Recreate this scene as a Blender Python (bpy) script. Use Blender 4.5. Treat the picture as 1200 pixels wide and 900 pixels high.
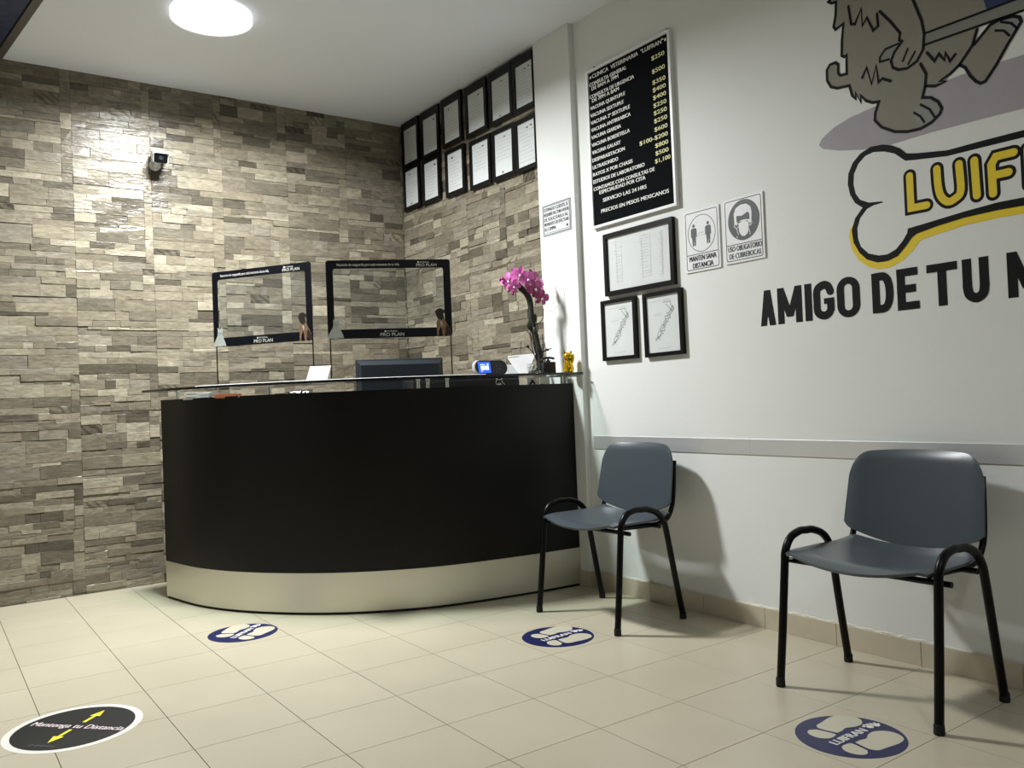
import bpy, bmesh, math, random
from mathutils import Matrix, Vector

for o in list(bpy.data.objects):
    bpy.data.objects.remove(o, do_unlink=True)
scene = bpy.context.scene
col = scene.collection

# ------------------------------------------------------------------ camera
FPX, PITCH, ROLL, YAW = 986.157, 0.0170768, -0.0407563, -0.6163736
CAM_Z = 1.0
cam_data = bpy.data.cameras.new('camera')
cam_data.sensor_fit = 'HORIZONTAL'
cam_data.sensor_width = 36.0
cam_data.lens = 36.0 * FPX / 1200.0
cam_data.clip_start = 0.05
cam = bpy.data.objects.new('camera', cam_data)
col.objects.link(cam)
CAM_R = (Matrix.Rotation(YAW, 3, 'Z') @ Matrix.Rotation(math.pi / 2 + PITCH, 3, 'X')
         @ Matrix.Rotation(ROLL, 3, 'Z'))
cam.matrix_world = Matrix.Translation((0, 0, CAM_Z)) @ CAM_R.to_4x4()
scene.camera = cam

# ------------------------------------------------------------------ world and exposure
world = bpy.data.worlds.new('world')
scene.world = world
world.use_nodes = True
world.node_tree.nodes['Background'].inputs[0].default_value = (0.30, 0.36, 0.50, 1)
world.node_tree.nodes['Background'].inputs[1].default_value = 0.03
scene.view_settings.view_transform = 'Standard'
scene.view_settings.look = 'None'
scene.view_settings.gamma = 1.0
scene.view_settings.use_curve_mapping = False
scene.view_settings.exposure = 0.0
LAMP_POWER = 139.0        # watts of the round ceiling lamp over the counter
LAMP2_POWER = 16.0        # watts of the second ceiling lamp, in the room behind the camera

# ------------------------------------------------------------------ room measures (metres)
XR = 2.872               # painted right wall
YB = 5.278               # back wall carrying the stone cladding
XS = 2.862               # wall behind the desk carrying the stone cladding
ZC = 2.96                # ceiling
XL, YF = -1.25, -2.0     # left wall and the wall behind the camera
COLX, COLY0, COLY1 = 2.838, 3.37, 3.68

# ------------------------------------------------------------------ materials
def srgb(r, g, b):
    def f(c):
        c /= 255.0
        return c / 12.92 if c <= 0.04045 else ((c + 0.055) / 1.055) ** 2.4
    return (f(r), f(g), f(b), 1.0)


def mat(name, color, rough=0.5, metal=0.0, spec=0.5, noise=0.0, nscale=8.0, bump=0.0, bscale=60.0,
        emit=None, estr=0.0, aniso=None):
    m = bpy.data.materials.new(name)
    m.use_nodes = True
    nt = m.node_tree
    b = nt.nodes['Principled BSDF']
    b.inputs['Base Color'].default_value = color
    b.inputs['Roughness'].default_value = rough
    b.inputs['Metallic'].default_value = metal
    b.inputs['Specular IOR Level'].default_value = spec
    if emit:
        b.inputs['Emission Color'].default_value = emit
        b.inputs['Emission Strength'].default_value = estr
    if noise or bump:
        tc = nt.nodes.new('ShaderNodeTexCoord')
        n = nt.nodes.new('ShaderNodeTexNoise')
        n.inputs['Scale'].default_value = nscale
        n.inputs['Detail'].default_value = 5
        nt.links.new(tc.outputs['Object'], n.inputs['Vector'])
        if noise:
            r = nt.nodes.new('ShaderNodeValToRGB')
            r.color_ramp.elements[0].position = 0.3
            r.color_ramp.elements[1].position = 0.7
            r.color_ramp.elements[0].color = tuple(c * (1 - noise) for c in color[:3]) + (1,)
            r.color_ramp.elements[1].color = tuple(min(1, c * (1 + noise)) for c in color[:3]) + (1,)
            nt.links.new(n.outputs['Fac'], r.inputs['Fac'])
            nt.links.new(r.outputs['Color'], b.inputs['Base Color'])
        if bump:
            n2 = nt.nodes.new('ShaderNodeTexNoise')
            n2.inputs['Scale'].default_value = bscale
            n2.inputs['Detail'].default_value = 4
            nt.links.new(tc.outputs['Object'], n2.inputs['Vector'])
            bp = nt.nodes.new('ShaderNodeBump')
            bp.inputs['Strength'].default_value = bump
            bp.inputs['Distance'].default_value = 0.004
            nt.links.new(n2.outputs['Fac'], bp.inputs['Height'])
            nt.links.new(bp.outputs['Normal'], b.inputs['Normal'])
    return m


def clear_mat(name, tint=(1, 1, 1, 1), gloss=0.06, rough=0.03):
    """thin clear sheet: see-through with a faint sheen"""
    m = bpy.data.materials.new(name)
    m.use_nodes = True
    nt = m.node_tree
    nt.nodes.remove(nt.nodes['Principled BSDF'])
    out = nt.nodes['Material Output']
    t = nt.nodes.new('ShaderNodeBsdfTransparent')
    t.inputs['Color'].default_value = tint
    g = nt.nodes.new('ShaderNodeBsdfGlossy')
    g.inputs['Roughness'].default_value = rough
    fr = nt.nodes.new('ShaderNodeLayerWeight')
    fr.inputs['Blend'].default_value = 0.5
    pw = nt.nodes.new('ShaderNodeMath')
    pw.operation = 'POWER'
    pw.inputs[1].default_value = 4.0
    nt.links.new(fr.outputs['Facing'], pw.inputs[0])
    mx = nt.nodes.new('ShaderNodeMixShader')
    ml = nt.nodes.new('ShaderNodeMath')
    ml.operation = 'MULTIPLY_ADD'
    ml.use_clamp = True
    ml.inputs[1].default_value = 0.8
    ml.inputs[2].default_value = gloss * 0.5
    nt.links.new(pw.outputs[0], ml.inputs[0])
    nt.links.new(ml.outputs[0], mx.inputs['Fac'])
    nt.links.new(t.outputs[0], mx.inputs[1])
    nt.links.new(g.outputs[0], mx.inputs[2])
    nt.links.new(mx.outputs[0], out.inputs['Surface'])
    return m


def stone_mat():
    m = bpy.data.materials.new('split_stone')
    m.use_nodes = True
    nt = m.node_tree
    L = nt.links.new
    b = nt.nodes['Principled BSDF']
    at = nt.nodes.new('ShaderNodeAttribute')
    at.attribute_name = 'tone'
    tc = nt.nodes.new('ShaderNodeTexCoord')
    n = nt.nodes.new('ShaderNodeTexNoise')
    n.inputs['Scale'].default_value = 14
    n.inputs['Detail'].default_value = 8
    n.inputs['Roughness'].default_value = 0.65
    n.inputs['Distortion'].default_value = 1.2
    mp = nt.nodes.new('ShaderNodeMapping')
    mp.inputs['Scale'].default_value = (1, 1, 3.0)
    L(tc.outputs['Object'], mp.inputs['Vector'])
    L(mp.outputs['Vector'], n.inputs['Vector'])
    r = nt.nodes.new('ShaderNodeValToRGB')
    r.color_ramp.elements[0].position = 0.28
    r.color_ramp.elements[0].color = (0.55, 0.54, 0.52, 1)
    r.color_ramp.elements[1].position = 0.72
    r.color_ramp.elements[1].color = (1.24, 1.23, 1.20, 1)
    L(n.outputs['Fac'], r.inputs['Fac'])
    mx = nt.nodes.new('ShaderNodeMix')
    mx.data_type = 'RGBA'
    mx.blend_type = 'MULTIPLY'
    mx.inputs['Factor'].default_value = 1.0
    L(at.outputs['Color'], mx.inputs['A'])
    L(r.outputs['Color'], mx.inputs['B'])
    # slanted chisel marks on the few stones whose tone carries alpha > 0.5
    w = nt.nodes.new('ShaderNodeTexWave')
    w.wave_type = 'BANDS'
    w.bands_direction = 'DIAGONAL'
    w.inputs['Scale'].default_value = 12
    w.inputs['Distortion'].default_value = 5.0
    L(tc.outputs['Object'], w.inputs['Vector'])
    wr = nt.nodes.new('ShaderNodeValToRGB')
    wr.color_ramp.elements[0].position = 0.25
    wr.color_ramp.elements[0].color = (0.58, 0.56, 0.53, 1)
    wr.color_ramp.elements[1].position = 0.45
    wr.color_ramp.elements[1].color = (1, 1, 1, 1)
    L(w.outputs['Fac'], wr.inputs['Fac'])
    mx2 = nt.nodes.new('ShaderNodeMix')
    mx2.data_type = 'RGBA'
    mx2.blend_type = 'MULTIPLY'
    L(at.outputs['Alpha'], mx2.inputs['Factor'])
    L(mx.outputs['Result'], mx2.inputs['A'])
    L(wr.outputs['Color'], mx2.inputs['B'])
    L(mx2.outputs['Result'], b.inputs['Base Color'])
    b.inputs['Roughness'].default_value = 0.25
    b.inputs['Specular IOR Level'].default_value = 0.32
    n2 = nt.nodes.new('ShaderNodeTexNoise')
    n2.inputs['Scale'].default_value = 22
    n2.inputs['Detail'].default_value = 6
    L(mp.outputs['Vector'], n2.inputs['Vector'])
    bp = nt.nodes.new('ShaderNodeBump')
    bp.inputs['Strength'].default_value = 0.30
    bp.inputs['Distance'].default_value = 0.010
    L(n2.outputs['Fac'], bp.inputs['Height'])
    L(bp.outputs['Normal'], b.inputs['Normal'])
    return m


def floor_tile_mat():
    m = bpy.data.materials.new('cream_floor_tile')
    m.use_nodes = True
    nt = m.node_tree
    L = nt.links.new
    b = nt.nodes['Principled BSDF']
    oi = nt.nodes.new('ShaderNodeObjectInfo')
    geo = nt.nodes.new('ShaderNodeNewGeometry')
    n = nt.nodes.new('ShaderNodeTexNoise')
    n.inputs['Scale'].default_value = 2.2
    n.inputs['Detail'].default_value = 4
    L(geo.outputs['Position'], n.inputs['Vector'])
    ad = nt.nodes.new('ShaderNodeMath')
    ad.operation = 'MULTIPLY_ADD'
    ad.inputs[1].default_value = 0.16
    L(oi.outputs['Random'], ad.inputs[0])
    L(n.outputs['Fac'], ad.inputs[2])
    r = nt.nodes.new('ShaderNodeValToRGB')
    r.color_ramp.elements[0].position = 0.30
    r.color_ramp.elements[0].color = srgb(181, 173, 151)
    r.color_ramp.elements[1].position = 0.80
    r.color_ramp.elements[1].color = srgb(192, 184, 162)
    L(ad.outputs[0], r.inputs['Fac'])
    L(r.outputs['Color'], b.inputs['Base Color'])
    b.inputs['Roughness'].default_value = 0.34
    b.inputs['Specular IOR Level'].default_value = 0.45
    return m


M = {}
M['stone'] = stone_mat()
M['tile'] = floor_tile_mat()
M['grout'] = mat('floor_grout', srgb(78, 68, 52), 0.9)
M['mortar'] = mat('stone_mortar', srgb(120, 114, 102), 0.9)
M['paint'] = mat('white_wall_paint', srgb(226, 228, 225), 0.55, noise=0.02, nscale=1.5, bump=0.12, bscale=45)
M['greywall'] = mat('grey_wall_paint', srgb(120, 120, 118), 0.6)
M['ceil'] = mat('white_ceiling_paint', srgb(238, 243, 252), 0.8, noise=0.015, nscale=1.0)
M['skirt'] = mat('beige_skirting_tile', srgb(196, 186, 164), 0.35, noise=0.05, nscale=10)
M['blackpanel'] = mat('black_laminate', srgb(15, 14, 13), 0.42, spec=0.25, noise=0.25, nscale=3.0)
M['steel'] = mat('brushed_steel', srgb(214, 212, 200), 0.42, metal=0.95, bump=0.03, bscale=160)
M['rail'] = mat('aluminium_strip', srgb(220, 221, 220), 0.42, metal=0.6)
M['blackmetal'] = mat('black_powder_coat', srgb(5, 5, 6), 0.32, spec=0.2)
M['rubber'] = mat('black_rubber', srgb(12, 12, 12), 0.75)
M['chair'] = mat('slate_plastic', srgb(70, 78, 84), 0.30, spec=0.5, bump=0.06, bscale=420)
M['glass'] = clear_mat('clear_counter_glass', (0.90, 0.95, 0.93, 1))
M['glassedge'] = mat('dark_glass_edge', srgb(10, 13, 14), 0.15, spec=0.6)
M['glassedge2'] = mat('glass_edge_glint', srgb(205, 210, 210), 0.25, spec=0.6)  # pale colour stands in for light caught on the glass edge
M['acrylic'] = clear_mat('clear_acrylic', (0.93, 0.95, 0.96, 1), gloss=0.12)
M['navy'] = mat('navy_print', srgb(8, 11, 20), 0.4, spec=0.3)
M['black'] = mat('black_print', srgb(10, 11, 12), 0.5, spec=0.3)
M['blackframe'] = mat('black_frame', srgb(8, 8, 9), 0.35, spec=0.25)
M['felt'] = mat('black_felt', srgb(13, 15, 18), 0.95, spec=0.1, bump=0.2, bscale=300)
M['white'] = mat('white_plastic', srgb(236, 237, 238), 0.35)
M['paper'] = mat('white_paper', srgb(229, 229, 226), 0.6, noise=0.015, nscale=6)
M['ink'] = mat('grey_ink', srgb(128, 132, 134), 0.7)
M['ink2'] = mat('pale_ink', srgb(188, 191, 192), 0.7)
M['darkink'] = mat('dark_ink', srgb(70, 74, 78), 0.7)
M['letterw'] = mat('white_letter', srgb(238, 238, 232), 0.5)
M['lettery'] = mat('cream_letter', srgb(232, 228, 160), 0.5)
M['fur'] = mat('grey_mural_paint', srgb(136, 132, 120), 0.6, noise=0.05, nscale=4)
M['pole'] = mat('pole_mural_paint', srgb(128, 130, 124), 0.6)
M['blue'] = mat('blue_mural_paint', srgb(28, 42, 92), 0.55)
M['mauve'] = mat('mauve_mural_paint', srgb(164, 160, 166), 0.6, noise=0.04, nscale=6)
M['toe'] = mat('toe_mural_paint', srgb(138, 141, 138), 0.6)
M['mblack'] = mat('black_mural_paint', srgb(9, 11, 11), 0.6, spec=0.2)
M['myellow'] = mat('yellow_mural_paint', srgb(232, 204, 36), 0.55)
M['cream'] = mat('cream_mural_paint', srgb(228, 226, 214), 0.55)
M['sblue'] = mat('blue_vinyl', srgb(15, 23, 76), 0.4)
M['sblack'] = mat('black_vinyl', srgb(14, 15, 15), 0.5, spec=0.3)
M['swhite'] = mat('white_vinyl', srgb(228, 226, 218), 0.4)
M['sfoot'] = mat('cream_vinyl', srgb(196, 190, 170), 0.36)
M['syellow'] = mat('yellow_vinyl', srgb(238, 232, 60), 0.4)
M['spink'] = mat('pale_pink_print', srgb(232, 214, 214), 0.5)
M['grey'] = mat('grey_print', srgb(74, 77, 80), 0.5)
M['silverplate'] = mat('silver_plate', srgb(206, 208, 210), 0.4)
M['bluepanel'] = mat('dark_blue_panel', srgb(44, 54, 84), 0.5, noise=0.35, nscale=26)
M['greytrim'] = mat('grey_metal_trim', srgb(92, 90, 86), 0.45)
M['monitor'] = mat('dark_monitor_plastic', srgb(32, 37, 42), 0.3)
M['printer'] = mat('black_machine', srgb(14, 15, 17), 0.4)
M['screen'] = mat('blue_lcd', srgb(20, 40, 120), 0.2, emit=srgb(40, 90, 215), estr=1.6)
M['screenw'] = mat('white_lcd', srgb(230, 240, 255), 0.2, emit=srgb(225, 238, 255), estr=1.2)
M['key'] = mat('grey_key', srgb(90, 94, 100), 0.4)
M['gold'] = mat('gold_glaze', srgb(226, 184, 30), 0.18, metal=0.75)
M['red'] = mat('red_dab', srgb(150, 30, 24), 0.4)
M['green'] = mat('green_dab', srgb(40, 110, 60), 0.4)
M['petal'] = mat('magenta_petal', srgb(222, 112, 190), 0.5, noise=0.3, nscale=40)
M['petal2'] = mat('dark_magenta_petal', srgb(160, 60, 116), 0.5, noise=0.3, nscale=40)
M['lip'] = mat('orchid_lip', srgb(240, 226, 236), 0.4)
M['bark'] = mat('dark_bark', srgb(40, 38, 32), 0.8, noise=0.3, nscale=30, bump=0.5, bscale=80)
M['leaf'] = mat('dark_leaf', srgb(52, 54, 34), 0.5, noise=0.2, nscale=20)
M['pebble'] = mat('pale_pebble', srgb(196, 188, 172), 0.4, noise=0.2, nscale=60)
M['wire'] = mat('thin_wire', srgb(190, 190, 186), 0.4, metal=0.6)
M['catfur'] = mat('pale_cat_print', srgb(190, 196, 190), 0.5, noise=0.08, nscale=40)
M['dogfur'] = mat('tan_dog_print', srgb(140, 110, 82), 0.5, noise=0.3, nscale=50)
M['dogdark'] = mat('dark_dog_print', srgb(44, 34, 28), 0.5)
M['orange'] = mat('orange_folder', srgb(238, 152, 112), 0.5)
M['plaster'] = mat('rough_plaster', srgb(210, 208, 198), 0.8, bump=0.5, bscale=90)
M['floorback'] = mat('beige_desk', srgb(120, 104, 84), 0.5)


# ------------------------------------------------------------------ mesh helpers
class MB:
    def __init__(self):
        self.v, self.f, self.mi = [], [], []

    def add(self, vs, fs, mi=0):
        k = len(self.v)
        self.v += [tuple(p) for p in vs]
        self.f += [tuple(i + k for i in f) for f in fs]
        self.mi += [mi] * len(fs)
        return self

    def box(self, x0, y0, z0, x1, y1, z1, mi=0, bev=0.0):
        if bev <= 0:
            vs = [(x, y, z) for z in (z0, z1) for y in (y0, y1) for x in (x0, x1)]
            fs = [(0, 2, 3, 1), (4, 5, 7, 6), (0, 1, 5, 4), (2, 6, 7, 3), (0, 4, 6, 2), (1, 3, 7, 5)]
            return self.add(vs, fs, mi)
        bm = bmesh.new()
        bmesh.ops.create_cube(bm, size=1)
        for v in bm.verts:
            v.co = ((x0 + x1) / 2 + v.co.x * (x1 - x0), (y0 + y1) / 2 + v.co.y * (y1 - y0),
                    (z0 + z1) / 2 + v.co.z * (z1 - z0))
        bmesh.ops.bevel(bm, geom=bm.edges[:], offset=bev, segments=2, affect='EDGES', profile=0.5)
        bm.verts.index_update()
        self.add([v.co[:] for v in bm.verts], [[v.index for v in f.verts] for f in bm.faces], mi)
        bm.free()
        return self

    def prism(self, pts, z0, z1, mi=0):
        """outline in local xy, extruded from z0 to z1"""
        n = len(pts)
        a = sum(pts[i][0] * pts[(i + 1) % n][1] - pts[(i + 1) % n][0] * pts[i][1] for i in range(n))
        if a < 0:
            pts = pts[::-1]
        vs = [(x, y, z0) for x, y in pts] + [(x, y, z1) for x, y in pts]
        fs = [tuple(range(n))[::-1], tuple(range(n, 2 * n))]
        fs += [(i, (i + 1) % n, n + (i + 1) % n, n + i) for i in range(n)]
        return self.add(vs, fs, mi)

    def flat(self, pts, z, mi=0):
        n = len(pts)
        a = sum(pts[i][0] * pts[(i + 1) % n][1] - pts[(i + 1) % n][0] * pts[i][1] for i in range(n))
        if a < 0:
            pts = pts[::-1]
        return self.add([(x, y, z) for x, y in pts], [tuple(range(n))], mi)

    def ring(self, outer, inner, z0, z1, mi=0):
        n = len(outer)
        vs = [(x, y, z) for z in (z0, z1) for L in (outer, inner) for x, y in L]
        fs = []
        for i in range(n):
            j = (i + 1) % n
            fs += [(2 * n + i, 2 * n + j, 3 * n + j, 3 * n + i), (i, n + i, n + j, j),
                   (i, j, 2 * n + j, 2 * n + i), (n + i, 3 * n + i, 3 * n + j, n + j)]
        return self.add(vs, fs, mi)

    def stroke(self, pts, w, z, mi=0, cap=True):
        """flat painted line of width w: one mitred strip with round ends"""
        P = [pts[0]]
        for p in pts[1:]:
            if math.hypot(p[0] - P[-1][0], p[1] - P[-1][1]) > 1e-5:
                P.append(p)
        n = len(P)
        if n < 2:
            return self
        D = []
        for i in range(n - 1):
            dx, dy = P[i + 1][0] - P[i][0], P[i + 1][1] - P[i][1]
            d = math.hypot(dx, dy)
            D.append((dx / d, dy / d))
        vs = []
        for i in range(n):
            a, b = D[max(i - 1, 0)], D[min(i, n - 2)]
            mx, my = -(a[1] + b[1]), a[0] + b[0]
            L = math.hypot(mx, my)
            if L < 0.25:
                mx, my, k = -a[1], a[0], 1.0
            else:
                mx, my = mx / L, my / L
                k = min(1.6, 1.0 / max(0.3, mx * -a[1] + my * a[0]))
            vs += [(P[i][0] + mx * k * w / 2, P[i][1] + my * k * w / 2, z), (P[i][0] - mx * k * w / 2, P[i][1] - my * k * w / 2, z)]
        self.add(vs, [(2 * i + 1, 2 * i + 3, 2 * i + 2, 2 * i) for i in range(n - 1)], mi)
        if cap:
            for (x, y), (dx, dy), s in ((P[0], D[0], -1), (P[-1], D[-1], 1)):
                a0 = math.atan2(dy * s, dx * s)
                self.flat([(x + w / 2 * math.cos(a0 - math.pi / 2 + math.pi * k / 8), y + w / 2 * math.sin(a0 - math.pi / 2 + math.pi * k / 8)) for k in range(9)], z, mi)
        return self

    def tube(self, path, r, seg=10, mi=0, cap=True, flatten=1.0):
        P = [Vector(p) for p in path]
        n = len(P)
        rs = r if isinstance(r, (list, tuple)) else [r] * n
        up = None
        base = len(self.v)
        vs, fs = [], []
        for i, p in enumerate(P):
            t = (P[min(i + 1, n - 1)] - P[max(i - 1, 0)]).normalized()
            if up is None:
                up = Vector((0, 0, 1)) if abs(t.z) < 0.9 else Vector((0, 1, 0))
                up = (up - t * up.dot(t)).normalized()
            else:
                up = (up - t * up.dot(t)).normalized()
            s = t.cross(up)
            for k in range(seg):
                a = 2 * math.pi * k / seg
                vs.append(p + (up * math.cos(a) * flatten + s * math.sin(a)) * rs[i])
        for i in range(n - 1):
            for k in range(seg):
                k2 = (k + 1) % seg
                fs.append((i * seg + k, i * seg + k2, (i + 1) * seg + k2, (i + 1) * seg + k))
        if cap:
            fs.append(tuple(range(seg))[::-1])
            fs.append(tuple((n - 1) * seg + k for k in range(seg)))
        return self.add(vs, fs, mi)

    def lathe(self, prof, cx=0, cy=0, seg=20, mi=0):
        vs, fs = [], []
        n = len(prof)
        for r, z in prof:
            for k in range(seg):
                a = 2 * math.pi * k / seg
                vs.append((cx + r * math.cos(a), cy + r * math.sin(a), z))
        for i in range(n - 1):
            for k in range(seg):
                k2 = (k + 1) % seg
                fs.append((i * seg + k, i * seg + k2, (i + 1) * seg + k2, (i + 1) * seg + k))
        fs.append(tuple(range(seg))[::-1])
        fs.append(tuple((n - 1) * seg + k for k in range(seg)))
        return self.add(vs, fs, mi)

    def ball(self, c, r, seg=12, rings=8, mi=0):
        rx, ry, rz = r if isinstance(r, (list, tuple)) else (r, r, r)
        vs = [(c[0], c[1], c[2] - rz)]
        for i in range(1, rings):
            a = -math.pi / 2 + math.pi * i / rings
            for k in range(seg):
                b = 2 * math.pi * k / seg
                vs.append((c[0] + rx * math.cos(a) * math.cos(b), c[1] + ry * math.cos(a) * math.sin(b),
                           c[2] + rz * math.sin(a)))
        vs.append((c[0], c[1], c[2] + rz))
        fs = [(0, 1 + (k + 1) % seg, 1 + k) for k in range(seg)]
        for i in range(rings - 2):
            for k in range(seg):
                k2 = (k + 1) % seg
                fs.append((1 + i * seg + k, 1 + i * seg + k2, 1 + (i + 1) * seg + k2, 1 + (i + 1) * seg + k))
        t = len(vs) - 1
        o = 1 + (rings - 2) * seg
        fs += [(o + k, o + (k + 1) % seg, t) for k in range(seg)]
        return self.add(vs, fs, mi)

    def build(self, name, mats, parent=None, smooth=False, world=False):
        me = bpy.data.meshes.new(name)
        me.from_pydata(self.v, [], self.f)
        for m in (mats if isinstance(mats, (list, tuple)) else [mats]):
            me.materials.append(m)
        me.polygons.foreach_set('material_index', self.mi)
        if smooth:
            me.polygons.foreach_set('use_smooth', [True] * len(self.f))
        me.update()
        if smooth and smooth != 'all':
            me.set_sharp_from_angle(angle=math.radians(40))
        return link(name, me, parent, world)


def link(name, data, parent=None, world=False):
    o = bpy.data.objects.new(name, data)
    col.objects.link(o)
    if parent is not None:
        o.parent = parent
        if world and parent.type == 'EMPTY':
            o.matrix_parent_inverse = parent.matrix_basis.inverted()
    return o


def tag(o, label=None, cat=None, group=None, kind=None):
    if label:
        o['label'] = label
    if cat:
        o['category'] = cat
    if group:
        o['group'] = group
    if kind:
        o['kind'] = kind
    return o


def thing(name, label, cat, loc=(0, 0, 0), rotz=0.0, matrix=None, group=None, kind=None):
    o = bpy.data.objects.new(name, None)
    col.objects.link(o)
    o.empty_display_size = 0.1
    o.matrix_basis = matrix if matrix is not None else Matrix.Translation(loc) @ Matrix.Rotation(rotz, 4, 'Z')
    return tag(o, label, cat, group, kind)


def wall_frame(x, y, z):
    """local x runs along the right wall towards the camera, local y up, local z out of the wall"""
    return Matrix(((0, 0, -1, x), (-1, 0, 0, y), (0, 1, 0, z), (0, 0, 0, 1)))


def circle(cx, cy, r, n=32, ry=None):
    ry = r if ry is None else ry
    return [(cx + r * math.cos(2 * math.pi * i / n), cy + ry * math.sin(2 * math.pi * i / n)) for i in range(n)]


def rrect(x0, y0, x1, y1, r, n=5):
    out = []
    for cx, cy, a0 in ((x1 - r, y1 - r, 0), (x0 + r, y1 - r, 90), (x0 + r, y0 + r, 180), (x1 - r, y0 + r, 270)):
        for i in range(n + 1):
            a = math.radians(a0 + 90 * i / n)
            out.append((cx + r * math.cos(a), cy + r * math.sin(a)))
    return out


def smooth_path(P, n=6):
    P = [Vector(p) for p in P]
    Q = [2 * P[0] - P[1]] + P + [2 * P[-1] - P[-2]]
    out = []
    for i in range(1, len(Q) - 2):
        a, b, c, d = Q[i - 1:i + 3]
        for k in range(n):
            t = k / n
            out.append(0.5 * (2 * b + (c - a) * t + (2 * a - 5 * b + 4 * c - d) * t * t
                              + (3 * b - a - 3 * c + d) * t ** 3))
    out.append(P[-1])
    return out


FONT_CACHE = {}


def text(name, body, x, y, h, material, parent, z=0.001, width=None, align='LEFT', bold=0.0, depth=0.0,
         rot=0.0, shear=0.0, heavy=0.0):
    """flat lettering: baseline start (x, y), capital height h, optional exact width"""
    cu = bpy.data.curves.new('font', 'FONT')
    cu.body = body
    cu.size = 1.0
    cu.offset = bold
    cu.resolution_u = 3
    cu.extrude = 0.0
    cu.shear = shear
    tmp = bpy.data.objects.new('font', cu)
    me = bpy.data.meshes.new_from_object(tmp)
    bpy.data.objects.remove(tmp)
    bpy.data.curves.remove(cu)
    xs = [v.co.x for v in me.vertices]
    if not xs:
        return None
    x0, x1 = min(xs), max(xs)
    sy = h / 0.69
    sx = sy if width is None else width / (x1 - x0)
    w = (x1 - x0) * sx
    off = {'LEFT': 0.0, 'CENTER': -w / 2, 'RIGHT': -w}[align]
    c, s = math.cos(rot), math.sin(rot)
    for v in me.vertices:
        a, b = (v.co.x - x0) * sx + off, v.co.y * sy
        v.co = (x + a * c - b * s, y + a * s + b * c, z)
    if heavy > 0:                      # thicken the strokes with a second, slightly shifted layer
        bm = bmesh.new()
        bm.from_mesh(me)
        g = bmesh.ops.duplicate(bm, geom=bm.verts[:] + bm.edges[:] + bm.faces[:])
        for q in g['geom']:
            if isinstance(q, bmesh.types.BMVert):
                q.co += Vector((heavy * c, heavy * s, 0.0003))
        bm.to_mesh(me)
        bm.free()
    me.name = name
    me.materials.clear()
    me.materials.append(material)
    if depth > 0:
        bm = bmesh.new()
        bm.from_mesh(me)
        r = bmesh.ops.extrude_face_region(bm, geom=bm.faces[:])
        for g in r['geom']:
            if isinstance(g, bmesh.types.BMVert):
                g.co.z += depth
        bmesh.ops.recalc_face_normals(bm, faces=bm.faces[:])
        bm.to_mesh(me)
        bm.free()
    return link(name, me, parent)


def project(p):
    """photo pixel (1200 x 900) of a world point"""
    q = CAM_R.transposed() @ (Vector(p) - Vector((0, 0, CAM_Z)))
    if q.z > -0.05:
        return None
    return 600 + FPX * q.x / -q.z, 450 - FPX * q.y / -q.z


# ------------------------------------------------------------------ room shell
mb = MB(); mb.box(XL - 0.2, YF - 0.2, -0.12, 3.1, YB + 0.25, -0.0025)
floor = tag(mb.build('floor', M['grout']), 'cream square tiled floor with fine dark joints', 'floor', kind='structure')
TS, TX0, TY0 = 0.33441, -0.02107, 0.94278
GAP = 0.0011
tile_mesh = {}
i0, j0 = int(math.floor((XL - TX0) / TS)), int(math.floor((-0.2 - TY0) / TS))
rest = MB()
for i in range(i0, 10):
    for j in range(int(math.floor((YF - TY0) / TS)), 14):
        x0, x1 = max(XL, TX0 + TS * i), min(XR, TX0 + TS * (i + 1))
        y0, y1 = max(YF, TY0 + TS * j), min(YB - 0.002, TY0 + TS * (j + 1))
        if x1 - x0 < 0.01 or y1 - y0 < 0.01:
            continue
        cx, cy = (x0 + x1) / 2, (y0 + y1) / 2
        hx, hy = (x1 - x0) / 2 - GAP, (y1 - y0) / 2 - GAP
        seen = False
        for px in (project((x, y, 0)) for x in (x0, cx, x1) for y in (y0, cy, y1)):
            if px and -30 < px[0] < 1230 and px[1] < 930:
                seen = True
        e = 0.0002
        vs = [(-hx, -hy, -0.0024), (hx, -hy, -0.0024), (hx, hy, -0.0024), (-hx, hy, -0.0024),
              (-hx, -hy, -e), (hx, -hy, -e), (hx, hy, -e), (-hx, hy, -e),
              (-hx + e, -hy + e, 0), (hx - e, -hy + e, 0), (hx - e, hy - e, 0), (-hx + e, hy - e, 0)]
        fs = [(8, 9, 10, 11)] + [(a, (a + 1) % 4, 4 + (a + 1) % 4, 4 + a) for a in range(4)] + \
             [(4 + a, 4 + (a + 1) % 4, 8 + (a + 1) % 4, 8 + a) for a in range(4)]
        if not seen:
            rest.add([(a + cx, b + cy, c) for a, b, c in vs], fs)
            continue
        key = (round(hx, 4), round(hy, 4))
        if key not in tile_mesh:
            me = bpy.data.meshes.new('tile')
            me.from_pydata(vs, [], fs)
            me.materials.append(M['tile'])
            tile_mesh[key] = me
        o = link('tile', tile_mesh[key], floor)
        o.location = (cx, cy, 0)
tag(rest.build('tile_field', M['tile'], floor), kind='stuff')

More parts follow.
